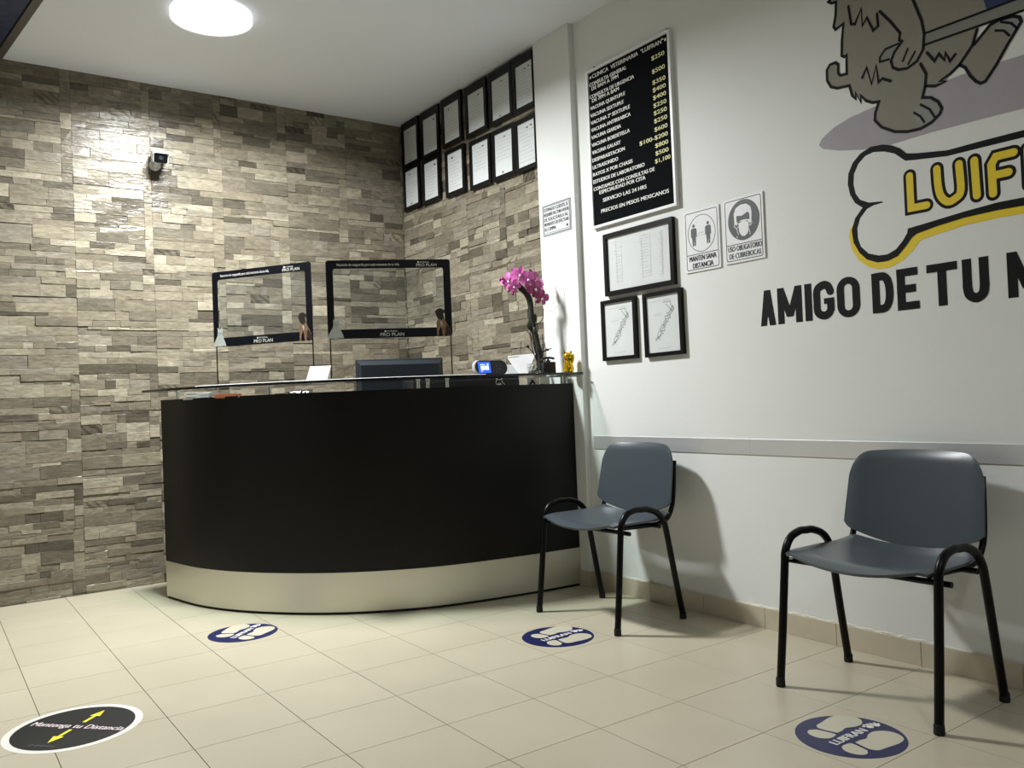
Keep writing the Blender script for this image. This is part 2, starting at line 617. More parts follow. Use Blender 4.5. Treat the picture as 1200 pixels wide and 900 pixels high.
mb = MB(); mb.box(XL - 0.2, YF - 0.2, ZC, 3.1, YB + 0.25, ZC + 0.12)
tag(mb.build('ceiling', M['ceil']), 'plain off white ceiling', 'ceiling', kind='structure')
mb = MB(); mb.box(XR, YF - 0.2, 0, 3.1, COLY0 + 0.02, ZC)
tag(mb.build('wall_right', M['paint']), 'white painted side wall behind the two chairs', 'wall', kind='structure')
mb = MB(); mb.box(COLX, COLY0, 0, 3.1, COLY1, ZC, bev=0.004)
tag(mb.build('wall_pillar', M['paint']), 'narrow white pillar at the right end of the counter', 'pillar', kind='structure')
mb = MB(); mb.box(XL - 0.2, YF - 0.2, 0, XL, YB + 0.25, ZC)
tag(mb.build('wall_left', M['greywall']), 'grey painted wall on the left, outside the picture', 'wall', kind='structure')
mb = MB(); mb.box(XL, YF - 0.2, 0, XR, YF, ZC)
tag(mb.build('wall_front', M['greywall']), 'grey painted wall behind the viewer', 'wall', kind='structure')
mb = MB(); mb.box(XL, YB, 0, 3.1, YB + 0.2, ZC)
wall_back = tag(mb.build('wall_back', M['mortar']), 'back wall clad in beige and taupe split stone strips', 'wall', kind='structure')
mb = MB(); mb.box(XS, COLY1, 0, 3.1, YB, ZC)
wall_side = tag(mb.build('wall_side', M['mortar']), 'side wall behind the desk clad in split stone strips', 'wall', kind='structure')

# ------------------------------------------------------------------ split-stone cladding
TONES = [((184, 176, 155), 5), ((172, 164, 143), 6), ((160, 151, 132), 6), ((149, 141, 124), 5),
         ((134, 127, 112), 4), ((115, 108, 95), 3), ((196, 188, 167), 3), ((164, 156, 141), 4)]
POOL = [t for t, n in TONES for _ in range(n)]
ROWS = [(.05, .075, .05, .075, .05), (.025, .075, .10, .05, .05), (.075, .05, .075, .025, .075),
        (.05, .10, .05, .05, .05), (.075, .025, .05, .10, .05), (.05, .05, .025, .075, .05, .05)]
SPLIT = [(.35, .65), (.25, .45, .30), (.6, .4), (.18, .47, .35), (.5, .5), (.42, .33, .25), (.72, .28),
         (.3, .2, .5), (.2, .3, .15, .35), (.28, .12, .35, .25)]


def cladding(rnd, a0, a1, start, wmod=0.4175, hmod=0.216):
    """rectangles (a, z, a', z') of split stones covering a0..a1 by 0..ZC, seams at start + k * wmod"""
    out = []
    k0 = int(math.floor((a0 - start) / wmod))
    k = k0
    while start + k * wmod < a1:
        sa = start + k * wmod
        z = -0.06
        while z < ZC:
            rows = [0.72 * q for q in rnd.choice(ROWS)]
            rnd.shuffle(rows)
            edge = rnd.choice((0, 0.045, 0.055, 0.065, 0.0))
            if edge:
                zz = z
                while zz < z + hmod - 1e-6:
                    h = min(rnd.choice((.036, .054, .072, .09)), z + hmod - zz)
                    if z + hmod - zz - h < 0.02:
                        h = z + hmod - zz
                    out.append((sa + wmod - edge, zz, sa + wmod, zz + h))
                    zz += h
            zz = z
            for h in rows:
                aa = sa
                sp = list(rnd.choice(SPLIT))
                if h > 0.065:
                    sp = list(rnd.choice(SPLIT[:5]))
                rnd.shuffle(sp)
                for w in sp:
                    ww = w * (wmod - edge)
                    out.append((aa, zz, aa + ww, zz + h))
                    aa += ww
                zz += h
            z += hmod
        k += 1
    res = []
    for a, z, b, t in out:
        a, b = max(a, a0), min(b, a1)
        z, t = max(z, 0.0), min(t, ZC)
        if b - a > 0.006 and t - z > 0.006:
            res.append((a, z, b, t))
    return res


def clad_wall(parent, rects, to_world, rnd, hidden):
    items = []
    for a, z, b, t in rects:
        g = 0.0001
        a2, z2, b2, t2 = a + g, z + g, b - g, t - g
        d = rnd.uniform(0.0045, 0.0110)
        e = 0.0013
        tl = [d + rnd.uniform(-0.0022, 0.0022) for _ in range(4)]
        loc = [(a2, z2, 0), (b2, z2, 0), (b2, t2, 0), (a2, t2, 0),
               (a2, z2, d - 0.0014), (b2, z2, d - 0.0014), (b2, t2, d - 0.0014), (a2, t2, d - 0.0014),
               (a2 + e, z2 + e, tl[0]), (b2 - e, z2 + e, tl[1]), (b2 - e, t2 - e, tl[2]), (a2 + e, t2 - e, tl[3])]
        vs = [to_world(*p) for p in loc]
        fs = [(8, 9, 10, 11)] + [(i, (i + 1) % 4, 4 + (i + 1) % 4, 4 + i) for i in range(4)] + \
             [(4 + i, 4 + (i + 1) % 4, 8 + (i + 1) % 4, 8 + i) for i in range(4)]
        c = rnd.choice(POOL)
        j = rnd.uniform(0.52, 0.66)
        tone = [min(1, v * j) for v in srgb(*c)[:3]] + [1.0 if rnd.random() < 0.045 and t - z > 0.03 and b - a < 0.16 else 0.0]
        area = 0
        P = [project(to_world(u, v, 0)) for u, v in ((a, z), (b, z), (b, t), (a, t))]
        if all(P):
            mx = sum(p[0] for p in P) / 4
            my = sum(p[1] for p in P) / 4
            if 0 < mx < 1200 and 0 < my < 900 and not hidden(mx, my):
                area = abs(sum(P[i][0] * P[(i + 1) % 4][1] - P[(i + 1) % 4][0] * P[i][1] for i in range(4))) / 2
        items.append((area, vs, fs, tone))
    items.sort(key=lambda q: -q[0])

    def make(name, group):
        vs, fs, tn = [], [], []
        for _, v, f, t in group:
            k = len(vs)
            vs += v
            fs += [tuple(i + k for i in q) for q in f]
            tn += t * len(v)
        me = bpy.data.meshes.new(name)
        me.from_pydata(vs, [], fs)
        at = me.attributes.new('tone', 'FLOAT_COLOR', 'POINT')
        at.data.foreach_set('color', tn)
        me.materials.append(M['stone'])
        return link(name, me, parent)
    for it in items[:300]:
        make('stone', [it])
    if items[300:]:
        tag(make('stone_field', items[300:]), kind='stuff')


rnd = random.Random(11)
clad_wall(wall_back, cladding(rnd, XL, XS - 0.012, 0.7525), lambda a, z, d: (a, YB - d, z), rnd,
          lambda x, y: (192 < x < 680 and y > 470) or (250 < x < 680 and y > 460))
clad_wall(wall_side, cladding(rnd, -YB + 0.0, -COLY1, -YB), lambda a, z, d: (XS - d, -a, z), rnd,
          lambda x, y: y > 450 or x > 640)

# skirting tiles along the right wall
bb = thing('baseboard_right', 'low beige tile skirting along the right wall', 'baseboard', (XR, 0, 0), kind='structure')
ys = [2.288 + TS * k for k in range(-13, 4)]
for y in ys:
    y0, y1 = y + 0.0008, min(y + TS, COLY0) - 0.0008
    if y1 - y0 < 0.02 or y0 < YF:
        continue
    mb = MB(); mb.box(XR - 0.011, y0, 0, XR - 0.0005, y1, 0.085, bev=0.0012)
    mb.build('tile', M['skirt'], bb, world=True)
rnd = random.Random(5)
mb = MB()
pts = [(-COLY0, 0.082)] + [(-COLY0 + 0.02 * k, 0.088 + rnd.uniform(0, 0.007)) for k in range(1, 200)]
pts = [p for p in pts if p[0] < 1.9]
for (a, h0), (b, h1) in zip(pts[:-1], pts[1:]):
    mb.add([(XR - 0.004, -a, 0.08), (XR - 0.004, -b, 0.08), (XR - 0.004, -b, h1 - 0.004), (XR - 0.004, -a, h0 - 0.004),
            (XR - 0.0002, -a, h0), (XR - 0.0002, -b, h1)], [(0, 1, 2, 3), (3, 2, 5, 4)])
mb.build('plaster_edge', M['plaster'], bb, world=True)
mb = MB(); mb.box(COLX - 0.008, COLY0, 0, COLX, COLY1, 0.085); mb.box(COLX - 0.008, COLY0 - 0.008, 0, XR - 0.011, COLY0, 0.085)
mb.build('pillar_skirting', M['skirt'], bb, world=True)

# flat metal chair rail on the right wall
tr = thing('trim_1', 'flat brushed metal strip running along the right wall behind the chairs', 'trim', (XR, 2.0, 0.722), kind='structure')
for y0, y1 in ((2.33, COLY0 - 0.035), (0.62, 2.3295), (-1.2, 0.6195)):
    mb = MB(); mb.box(XR - 0.004, y0, 0.7215, XR, y1, 0.788, bev=0.0008)
    mb.build('strip', M['rail'], tr, world=True)

# ------------------------------------------------------------------ ceiling lamps
def ceiling_lamp(x, y, r, power, label):
    t = thing('ceiling_lamp', label, 'lamp', (x, y, ZC))
    mb = MB()
    n = 40
    mb.ring(circle(0, 0, r + 0.014, n), circle(0, 0, r, n), -0.030, 0.0)
    mb.build('rim', mat('opal_rim', (0.9, 0.9, 0.9, 1), 0.5, emit=(1, 1, 1, 1), estr=0.9), t, smooth=True)
    em = mat('lamp_diffuser', (1, 1, 1, 1), 0.5, emit=(1.0, 0.99, 0.97, 1), estr=6.0)
    ld = bpy.data.lights.new('lamp_light', 'AREA')
    ld.shape = 'DISK'
    ld.size = 2 * r - 0.01
    ld.energy = power
    ld.color = (0.975, 0.995, 1.0)
    ld.spread = math.radians(165)
    lo = link('lamp_light', ld, t)
    lo.location = (0, 0, -0.031)
    mb = MB(); mb.prism(circle(0, 0, r - 0.0005, n), -0.010, -0.0005)
    mb.build('diffuser', em, t)
    return t


ceiling_lamp(1.235, 4.18, 0.180, LAMP_POWER, 'bright round white lamp on the ceiling above the counter')
ceiling_lamp(0.75, -0.55, 0.172, LAMP2_POWER, 'round white ceiling lamp in the room behind the viewer')

# dark panel with a grey edge strip fixed under the ceiling, top left
t = thing('ceiling_panel', 'dark blue panel with a grey metal edge strip under the ceiling, top left', 'panel', (0.0, 4.2, ZC))
A, B = Vector((0.418, 5.262)), Vector((0.705, 2.97))
dv = (B - A).normalized()
nv = Vector((dv.y, -dv.x))            # towards the left of the room
if nv.x > 0:
    nv = -nv
def strip(o0, o1, z0, z1, name, m):
    mb = MB()
    P = [A + nv * o0, A + nv * o1, B + nv * o1, B + nv * o0]
    for p in P:
        p.y = min(p.y, 5.262)
    mb.prism([(p.x, p.y) for p in P], z0, z1)
    mb.build(name, m, t, world=True)
strip(0.0, 0.038, ZC - 0.018, ZC, 'edge_strip', M['greytrim'])
strip(0.038, 0.046, ZC - 0.010, ZC, 'gasket', M['rubber'])
strip(0.046, 0.80, ZC - 0.014, ZC, 'panel', M['bluepanel'])

# ------------------------------------------------------------------ security camera on the stone wall
t = thing('security_camera', 'small white bullet security camera with a black face on the stone wall', 'camera', (1.19, YB - 0.012, 2.47))
mb = MB()
mb.tube([(0.0, 0, 0.0), (0.0, -0.016, 0.0)], 0.032, 20)
mb.build('base_plate', M['white'], t, smooth=True)
mb = MB(); mb.tube(smooth_path([(0, -0.014, 0), (0.0, -0.045, -0.002), (0.004, -0.07, 0.018)], 5), 0.011, 10)
mb.build('arm', M['white'], t, smooth=True)
ax = Vector((-0.10, -0.95, -0.26)).normalized()          # where the camera looks
sx = Vector((1, 0, 0)) - ax * ax.x
sx.normalize()
uz = sx.cross(ax); uz = uz if uz.z > 0 else -uz
c0 = Vector((0.012, -0.055, 0.032))
def cpt(a, b, c):
    return c0 + ax * a + sx * b + uz * c
def rprism(outline, a0, a1, name, m, par):
    mb = MB()
    n = len(outline)
    vs = [cpt(a0, u, v) for u, v in outline] + [cpt(a1, u, v) for u, v in outline]
    mb.add(vs, [tuple(range(n)), tuple(range(n, 2 * n))[::-1]] + [(i, n + i, n + (i + 1) % n, (i + 1) % n) for i in range(n)])
    return mb.build(name, m, par, smooth=True)
bodyo = rprism(rrect(-0.040, -0.028, 0.040, 0.028, 0.014), -0.03, 0.100, 'body', M['white'], t)
rprism(rrect(-0.038, -0.026, 0.038, 0.026, 0.013), 0.099, 0.103, 'face', M['glassedge'], t)
rprism(circle(0.0, 0.002, 0.012, 18), 0.102, 0.107, 'lens', M['monitor'], t)
rprism([(-0.046, 0.020), (-0.044, 0.036), (0.044, 0.036), (0.046, 0.020), (0.042, 0.020), (0.040, 0.031), (-0.040, 0.031), (-0.042, 0.020)],
       -0.02, 0.118, 'sun_hood', M['white'], t)

# ------------------------------------------------------------------ reception counter
KP = [(1.08, 4.82), (1.165, 4.44), (1.335, 4.11), (1.62, 3.80), (1.99, 3.585), (2.43, 3.487), (2.836, 3.447)]
K = [Vector((p.x, p.y)) for p in smooth_path([(x, y, 0) for x, y in KP], 9)]
NK = []
for i in range(len(K)):
    d = (K[min(i + 1, len(K) - 1)] - K[max(i - 1, 0)]).normalized()
    NK.append(Vector((-d.y, d.x)))
def off(i, o):
    return K[i] + NK[i] * o
def band(o0, o1, z0, z1, i0=0, i1=None, clamp=True):
    i1 = len(K) - 1 if i1 is None else i1
    mb = MB()
    n = i1 - i0 + 1
    vs = []
    for i in range(i0, i1 + 1):
        a, b = off(i, o0), off(i, o1)
        if clamp:
            a.x = min(a.x, COLX - 0.001); b.x = min(b.x, COLX - 0.001)
        vs += [(a.x, a.y, z0), (a.x, a.y, z1), (b.x, b.y, z1), (b.x, b.y, z0)]
    fs, mi = [], []
    for k in range(n - 1):
        a, b = 4 * k, 4 * (k + 1)
        fs += [(a, b, b + 1, a + 1), (a + 1, b + 1, b + 2, a + 2), (a + 2, b + 2, b + 3, a + 3), (a + 3, b + 3, b, a)]
        mi += [0, 1, 2, 3]
    fs += [(0, 1, 2, 3), (4 * n - 4, 4 * n - 1, 4 * n - 2, 4 * n - 3)]
    mi += [4, 4]
    mb.add(vs, fs)
    mb.mi = mi
    return mb
def plain(mb):
    mb.mi = [0] * len(mb.f)
    return mb
GZ0, GZ1 = 1.110, 1.122
ct = thing('reception_counter', 'black curved reception counter with a steel kick band and glass top', 'counter', (1.9, 4.2, 0))
plain(band(0.006, 0.020, 0.0, 0.014)).build('toe_strip', M['rubber'], ct, world=True)
plain(band(0.0, 0.022, 0.013, 0.2005)).build('kick_band', M['steel'], ct, smooth=True, world=True)
plain(band(0.0, 0.022, 0.2015, 1.067)).build('front_panel', M['blackpanel'], ct, smooth=True, world=True)
plain(band(0.0225, 0.30, 1.035, 1.060)).build('ledge', M['blackpanel'], ct, smooth=True, world=True)
plain(band(0.0225, 0.62, 0.715, 0.745, 6, len(K) - 1)).build('desk_top', M['blackpanel'], ct, smooth=True, world=True)
mb = MB(); p0, p1, p2, p3 = off(0, 0.0225), off(0, 0.28), off(1, 0.28), off(1, 0.0225)
mb.prism([tuple(p0), tuple(p1), tuple(p2), tuple(p3)], 0.0, 1.034)
mb.build('end_panel', M['blackpanel'], ct, world=True)
# glass top: clear faces, dark edges, front bevel reflection painted as a pale strip
g = band(-0.10, 0.26, GZ0, GZ1)
g.mi = [{0: 1, 1: 0, 2: 1, 3: 0, 4: 1}[m] for m in g.mi]
gt = g.build('glass_top', [M['glass'], M['glassedge']], ct, smooth=True, world=True)
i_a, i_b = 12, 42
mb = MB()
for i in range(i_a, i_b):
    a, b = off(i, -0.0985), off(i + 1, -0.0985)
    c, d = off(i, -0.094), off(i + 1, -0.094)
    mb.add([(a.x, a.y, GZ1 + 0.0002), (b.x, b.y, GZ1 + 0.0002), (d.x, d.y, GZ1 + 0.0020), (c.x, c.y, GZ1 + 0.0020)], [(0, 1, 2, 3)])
mb.build('edge_glint', M['glassedge2'], gt)
def on_curve(x, y, o):
    """point of the counter curve nearest to (x, y), moved inwards by o"""
    k = min(range(len(K)), key=lambda i: (K[i] - Vector((x, y))).length)
    return off(k, o), NK[k]
for x, y in ((1.12, 4.70), (1.39, 4.05), (1.995, 3.585), (2.03, 3.572), (2.12, 3.55), (2.80, 3.45)):
    p, _ = on_curve(x, y, 0.035)
    mb = MB(); mb.lathe([(0.011, 1.0602), (0.011, 1.064), (0.008, 1.066), (0.008, 1.104), (0.011, 1.106), (0.011, GZ0 - 0.0003)], p.x, p.y, 14)
    mb.build('standoff', M['steel'], ct, smooth=True, world=True)

# ------------------------------------------------------------------ things under and behind the glass
def flat_sheets(name, label, cat, x, y, rot, w, d, n, m, z=1.0603, dz=0.004, group=None):
    t = thing(name, label, cat, (x, y, z), rot, group=group)
    r = random.Random(int(x * 100))
    for k in range(n):
        mb = MB()
        a = r.uniform(-0.08, 0.08)
        c, s = math.cos(a), math.sin(a)
        P = [(u * c - v * s, u * s + v * c) for u, v in ((-w / 2, -d / 2), (w / 2, -d / 2), (w / 2, d / 2), (-w / 2, d / 2))]
        mb.prism(P, k * dz + 0.0002, k * dz + dz * 0.8)
        mb.build('sheet', m, t)
    return t
flat_sheets('paper_stack', 'stack of white papers lying under the glass at the left counter end', 'papers', 1.215, 4.56, 1.2, 0.22, 0.12, 7, M['paper'], dz=0.0052)
flat_sheets('orange_folder', 'orange folder lying under the glass beside the white papers', 'folder', 1.300, 4.33, 1.1, 0.20, 0.10, 4, M['orange'], dz=0.0055)
flat_sheets('leaflet', 'single white leaflet lying under the glass beside the orange folder', 'leaflet', 1.37, 4.19, 0.95, 0.13, 0.09, 2, M['paper'], dz=0.003)
t = thing('crumpled_paper', 'crumpled white paper lying under the glass below the white card', 'paper', (1.545, 4.02, 1.0603), 0.7)
mb = MB()
r = random.Random(3)
for i in range(7):
    for j in range(5):
        mb.v.append((-0.06 + 0.02 * i, -0.03 + 0.015 * j, 0.004 + r.uniform(0, 0.018)))
for i in range(6):
    for j in range(4):
        a = i * 5 + j
        mb.f.append((a, a + 5, a + 6, a + 1)); mb.mi.append(0)
mb.build('sheet', M['paper'], t)

# monitor seen from behind
p, q = Vector((1.981, 4.280)), Vector((2.437, 4.105))
mid = (p + q) / 2
ang = math.atan2(q.y - p.y, q.x - p.x)
t = thing('computer_monitor', 'dark grey computer monitor seen from behind over the counter', 'monitor', (mid.x, mid.y, 0.745), ang)
w = (q - p).length
mb = MB(); mb.box(-w / 2, 0.010, 0.165, w / 2, 0.034, 0.503, bev=0.006)
mb.build('screen_frame', M['monitor'], t, smooth=True)
mb = MB()
mb.add([(-w / 2 + 0.006, 0.010, 0.17), (w / 2 - 0.006, 0.010, 0.17), (w / 2 - 0.006, 0.010, 0.494), (-w / 2 + 0.006, 0.010, 0.494),
        (-w / 2 + 0.028, -0.020, 0.19), (w / 2 - 0.028, -0.020, 0.19), (w / 2 - 0.028, -0.020, 0.470), (-w / 2 + 0.028, -0.020, 0.470)],
       [(4, 5, 6, 7), (0, 1, 5, 4), (1, 2, 6, 5), (2, 3, 7, 6), (3, 0, 4, 7)])
mb.build('back_shell', M['monitor'], t)
mb = MB(); mb.box(-w / 2 + 0.001, 0.033, 0.17, w / 2 - 0.001, 0.0348, 0.49)
mb.build('screen', M['glassedge'], t)
mb = MB(); mb.box(-0.035, -0.035, 0.012, 0.035, -0.010, 0.30, bev=0.006)
mb.build('neck', M['monitor'], t)
mb = MB(); mb.prism(circle(0, 0.0, 0.12, 28, 0.09), 0.0, 0.012)
mb.build('base', M['monitor'], t)

# low black machine behind the gap, with a small white line-drawn cat sticker
p, q = Vector((2.13, 3.86)), Vector((2.66, 3.755))
mid = (p + q) / 2
ang = math.atan2(q.y - p.y, q.x - p.x)
t = thing('printer', 'black office printer standing low behind the right half of the counter', 'printer', (mid.x, mid.y + 0.14, 0.745), ang)
mb = MB(); mb.box(-0.265, -0.13, 0.008, 0.350, 0.07, 0.370, bev=0.012)
mb.build('body', M['printer'], t, smooth=True)
mb = MB(); mb.box(-0.20, -0.14, 0.0, 0.20, 0.05, 0.05); mb.build('paper_tray', M['monitor'], t)
mb = MB(); mb.box(-0.24, -0.10, 0.370, 0.325, 0.06, 0.384, bev=0.004); mb.build('lid', M['printer'], t)

t = thing('cat_sticker', 'small white line drawn cat sticker inside the glass gap of the counter', 'sticker',
          matrix=Matrix(((1, 0, 0, 2.392), (0, 0, -1, 3.4795), (0, 1, 0, 1.070), (0, 0, 0, 1))) @ Matrix.Rotation(0.0, 4, 'Y'))
mb = MB()
for s in ([(-0.022, 0.004), (-0.026, 0.014), (-0.020, 0.024), (-0.024, 0.034), (-0.014, 0.028), (-0.004, 0.026), (0.006, 0.028), (0.014, 0.034), (0.010, 0.022), (0.016, 0.012), (0.028, 0.002)],
          [(-0.022, 0.004), (-0.008, 0.001), (0.008, 0.003)], [(-0.012, 0.008), (0.006, 0.008)]):
    mb.stroke(s, 0.0026, 0.0006)
mb.build('drawing', M['letterw'], t)

# small cards standing under the glass at the right end
for x, y, w, m, lab, nm in ((2.63, 3.53, 0.055, 'catfur', 'small grey picture card under the glass at the right counter end', 'picture_card'),
                            (2.705, 3.515, 0.06, 'paper', 'small white card under the glass below the black dispenser', 'white_card')):
    t = thing(nm, lab, 'card', (x, y, 1.0603), -0.12)
    mb = MB(); mb.add([(-w / 2, 0, 0), (w / 2, 0, 0), (w / 2, 0.006, 0.044), (-w / 2, 0.006, 0.044),
                       (-w / 2, 0.0015, 0), (w / 2, 0.0015, 0), (w / 2, 0.0075, 0.044), (-w / 2, 0.0075, 0.044)],
                      [(0, 1, 2, 3), (5, 4, 7, 6), (3, 2, 6, 7), (0, 3, 7, 4), (1, 5, 6, 2), (0, 4, 5, 1)])
    mb.build('card', M[m], t)
    mb = MB()
    if nm == 'white_card':
        mb.box(-w / 2 + 0.004, -0.0004, 0.006, -w / 2 + 0.014, 0.0012, 0.010); mb.build('mark', M['sblue'], t)
    else:
        for a, b, rr in ((0.004, 0.024, 0.010), (-0.008, 0.014, 0.007), (0.014, 0.014, 0.006)):
            mb.add([(a + rr * math.cos(2 * math.pi * k / 10), -0.0004 + (b + rr * math.sin(2 * math.pi * k / 10)) * 6 / 44 , b + rr * math.sin(2 * math.pi * k / 10)) for k in range(10)], [tuple(range(10))])
        mb.build('mark', M['black'], t)

# ------------------------------------------------------------------ things standing on the glass
# white folded card
t = thing('folded_card', 'blank white folded card standing on the glass between the two guards', 'card', (1.575, 3.818, GZ1 + 0.0022), -0.62)
mb = MB()
for s in (-1, 1):
    mb.add([(-0.055, s * 0.030, 0), (0.045, s * 0.030, 0), (0.060, 0.001 * s, 0.068), (-0.040, 0.001 * s, 0.068),
            (-0.055, s * 0.0285, 0), (0.045, s * 0.0285, 0), (0.060, 0, 0.0675), (-0.040, 0, 0.0675)],
           [(0, 1, 2, 3), (5, 4, 7, 6), (0, 4, 5, 1), (0, 3, 7, 4), (1, 5, 6, 2)])
mb.build('card', M['paper'], t)

def guard(p, q, label):
    p, q = Vector(p), Vector(q)
    w = (q - p).length
    d = (q - p) / w
    mx = Matrix(((d.x, 0, d.y, p.x), (d.y, 0, -d.x, p.y), (0, 1, 0, GZ1), (0, 0, 0, 1)))
    t = thing('sneeze_guard', label, 'sneeze guard', matrix=mx, group='clear counter guards')
    y0, y1 = 0.207, 0.598
    mb = MB(); mb.prism(rrect(0.002, y0 + 0.001, w - 0.002, y1 - 0.001, 0.012), -0.0012, 0.0008)
    mb.build('clear_panel', M['acrylic'], t)
    mb = MB(); mb.ring(rrect(0, y0, w, y1, 0.014), rrect(0.034, y0 + 0.046, w - 0.036, y1 - 0.042, 0.012), 0.0010, 0.0032)
    br = mb.build('printed_border', M['navy'], t)
    for x in (0.010, w - 0.008):
        mb = MB()
        mb.tube([(x, 0.0145, -0.004), (x, y0 + 0.35, -0.004)], 0.0030, 8)
        mb.build('rod', M['blackmetal'], t, smooth=True)
        mb = MB(); mb.box(x - 0.009, 0.0002, -0.03, x + 0.009, 0.004, 0.024)
        mb.box(x - 0.004, 0.003, -0.008, x + 0.004, 0.0150, 0.0)
        mb.build('foot', M['acrylic'], t)
    text('lettering', 'Nutrición de vanguardia para cada momento de su vida.', 0.055, y1 - 0.029, 0.0135, M['letterw'], br, z=0.0036, width=w * 0.50)
    text('lettering', 'PURINA', w * 0.755, y1 - 0.017, 0.0065, M['letterw'], br, z=0.0036, width=w * 0.075)
    text('lettering', 'PRO PLAN', w * 0.725, y1 - 0.035, 0.0145, M['letterw'], br, z=0.0036, width=w * 0.165)
    text('lettering', 'PURINA', w * 0.47, y0 + 0.029, 0.0075, M['letterw'], br, z=0.0036, width=w * 0.085)
    text('lettering', 'PRO PLAN', w * 0.415, y0 + 0.008, 0.0165, M['letterw'], br, z=0.0036, width=w * 0.19)
    for cx, cy in ((w * 0.455, y0 + 0.0325), (w * 0.742, y1 - 0.0135)):
        mb = MB(); mb.flat(circle(cx, cy, 0.0048, 12), 0.0036); mb.build('mark', M['letterw'], br)
    # printed white cat, lower left
    mb = MB()
    cat = [(-0.002, y0 + 0.003), (0.004, y0 + 0.022), (0.016, y0 + 0.042), (0.026, y0 + 0.060), (0.028, y0 + 0.080), (0.027, y0 + 0.100),
           (0.034, y0 + 0.090), (0.046, y0 + 0.090), (0.056, y0 + 0.101), (0.057, y0 + 0.078), (0.056, y0 + 0.060), (0.064, y0 + 0.040), (0.074, y0 + 0.018), (0.078, y0 + 0.002),
           (0.060, y0 + 0.004), (0.040, y0 + 0.001), (0.020, y0 + 0.004)]
    mb.prism(cat, 0.0034, 0.0044)
    c = mb.build('cat_print', M['catfur'], t)
    mb = MB()
    for cx in (0.036, 0.048):
        mb.flat(circle(cx, y0 + 0.072, 0.0028, 8), 0.0048)
    mb.flat(circle(0.042, y0 + 0.064, 0.0022, 8), 0.0048)
    mb.build('cat_eyes', M['darkink'], c)
    # printed tan dog, lower right
    mb = MB()
    X = w - 0.088
    dog = [(X + 0.010, y0 - 0.002), (X + 0.017, y0 - 0.002), (X + 0.020, y0 + 0.028), (X + 0.030, y0 + 0.050), (X + 0.036, y0 + 0.030), (X + 0.040, y0 - 0.002), (X + 0.050, y0 - 0.001),
           (X + 0.050, y0 + 0.030), (X + 0.058, y0 + 0.010), (X + 0.076, y0 + 0.002), (X + 0.084, y0 + 0.012), (X + 0.078, y0 + 0.034), (X + 0.062, y0 + 0.062), (X + 0.050, y0 + 0.086), (X + 0.048, y0 + 0.096),
           (X + 0.020, y0 + 0.094), (X + 0.008, y0 + 0.070), (X + 0.010, y0 + 0.040)]
    mb.prism(dog, 0.0034, 0.0044)
    d_ = mb.build('dog_print', M['dogfur'], t)
    mb = MB()
    mb.flat([(X + 0.016, y0 + 0.090), (X + 0.006, y0 + 0.112), (X + 0.004, y0 + 0.126), (X + 0.014, y0 + 0.138), (X + 0.032, y0 + 0.142), (X + 0.046, y0 + 0.134), (X + 0.056, y0 + 0.130), (X + 0.054, y0 + 0.120), (X + 0.044, y0 + 0.116), (X + 0.048, y0 + 0.094), (X + 0.036, y0 + 0.082)], 0.0048)
    mb.flat([(X + 0.060, y0 + 0.060), (X + 0.084, y0 + 0.020), (X + 0.080, y0 + 0.004), (X + 0.058, y0 + 0.012), (X + 0.052, y0 + 0.034)], 0.0048)
    mb.build('dog_dark_coat', M['dogdark'], d_)
    mb = MB(); mb.flat([(X + 0.028, y0 + 0.072), (X + 0.036, y0 + 0.078), (X + 0.040, y0 + 0.062), (X + 0.034, y0 + 0.050)], 0.0050)
    mb.build('dog_chest', M['catfur'], d_)
    return t
guard((1.278, 4.475), (1.615, 3.964), 'black bordered clear guard at the left end of the counter')
guard((1.670, 3.914), (2.229, 3.651), 'black bordered clear guard in front of the computer monitor')

# time clock with blue screen
ang = -0.12
t = thing('time_clock', 'capsule shaped black time clock with a lit blue screen on the glass', 'time clock', (2.402, 3.560, GZ1 + 0.0003), ang)
mb = MB()
def capsule(w, h, cy, tiltk, y0, y1, mi=0):
    o = rrect(-w / 2, -h / 2, w / 2, h / 2, h / 2 - 0.001, 8)
    vs = [(u, y0 + (v + h / 2) * tiltk, v + cy) for u, v in o] + [(u, y1 + (v + h / 2) * tiltk, v + cy) for u, v in o]
    n = len(o)
    mb.add(vs, [tuple(range(n)), tuple(range(n, 2 * n))[::-1]] + [(i, n + i, n + (i + 1) % n, (i + 1) % n) for i in range(n)], mi)
capsule(0.188, 0.080, 0.0402, 0.25, 0.0, 0.030)
mb.build('case', M['silverplate'], t, smooth=True)
mb = MB(); capsule(0.180, 0.072, 0.0402, 0.25, -0.003, 0.002)
fc = mb.build('face', M['glassedge'], t, smooth=True)
def tq(u0, v0, u1, v1, y, name, m, par):
    mb = MB()
    f = lambda v: y + v * 0.25
    mb.add([(u0, f(v0), v0), (u1, f(v0), v0), (u1, f(v1), v1), (u0, f(v1), v1)], [(0, 1, 2, 3)])
    return mb.build(name, m, par)
sc = tq(-0.076, 0.013, -0.006, 0.069, -0.0048, 'screen', M['screen'], t)
for a in ((-0.062, 0.028, -0.041, 0.049), (-0.038, 0.028, -0.017, 0.049), (-0.064, 0.053, -0.036, 0.057), (-0.026, 0.053, -0.016, 0.060), (-0.064, 0.020, -0.052, 0.023)):
    tq(*a, -0.0053, 'digits', M['screenw'], sc)
for r_ in range(4):
    for c_ in range(4):
        u, v = 0.008 + 0.017 * c_, 0.020 + 0.013 * r_
        tq(u, v, u + 0.005, v + 0.004, -0.0048, 'key', M['key'], fc)

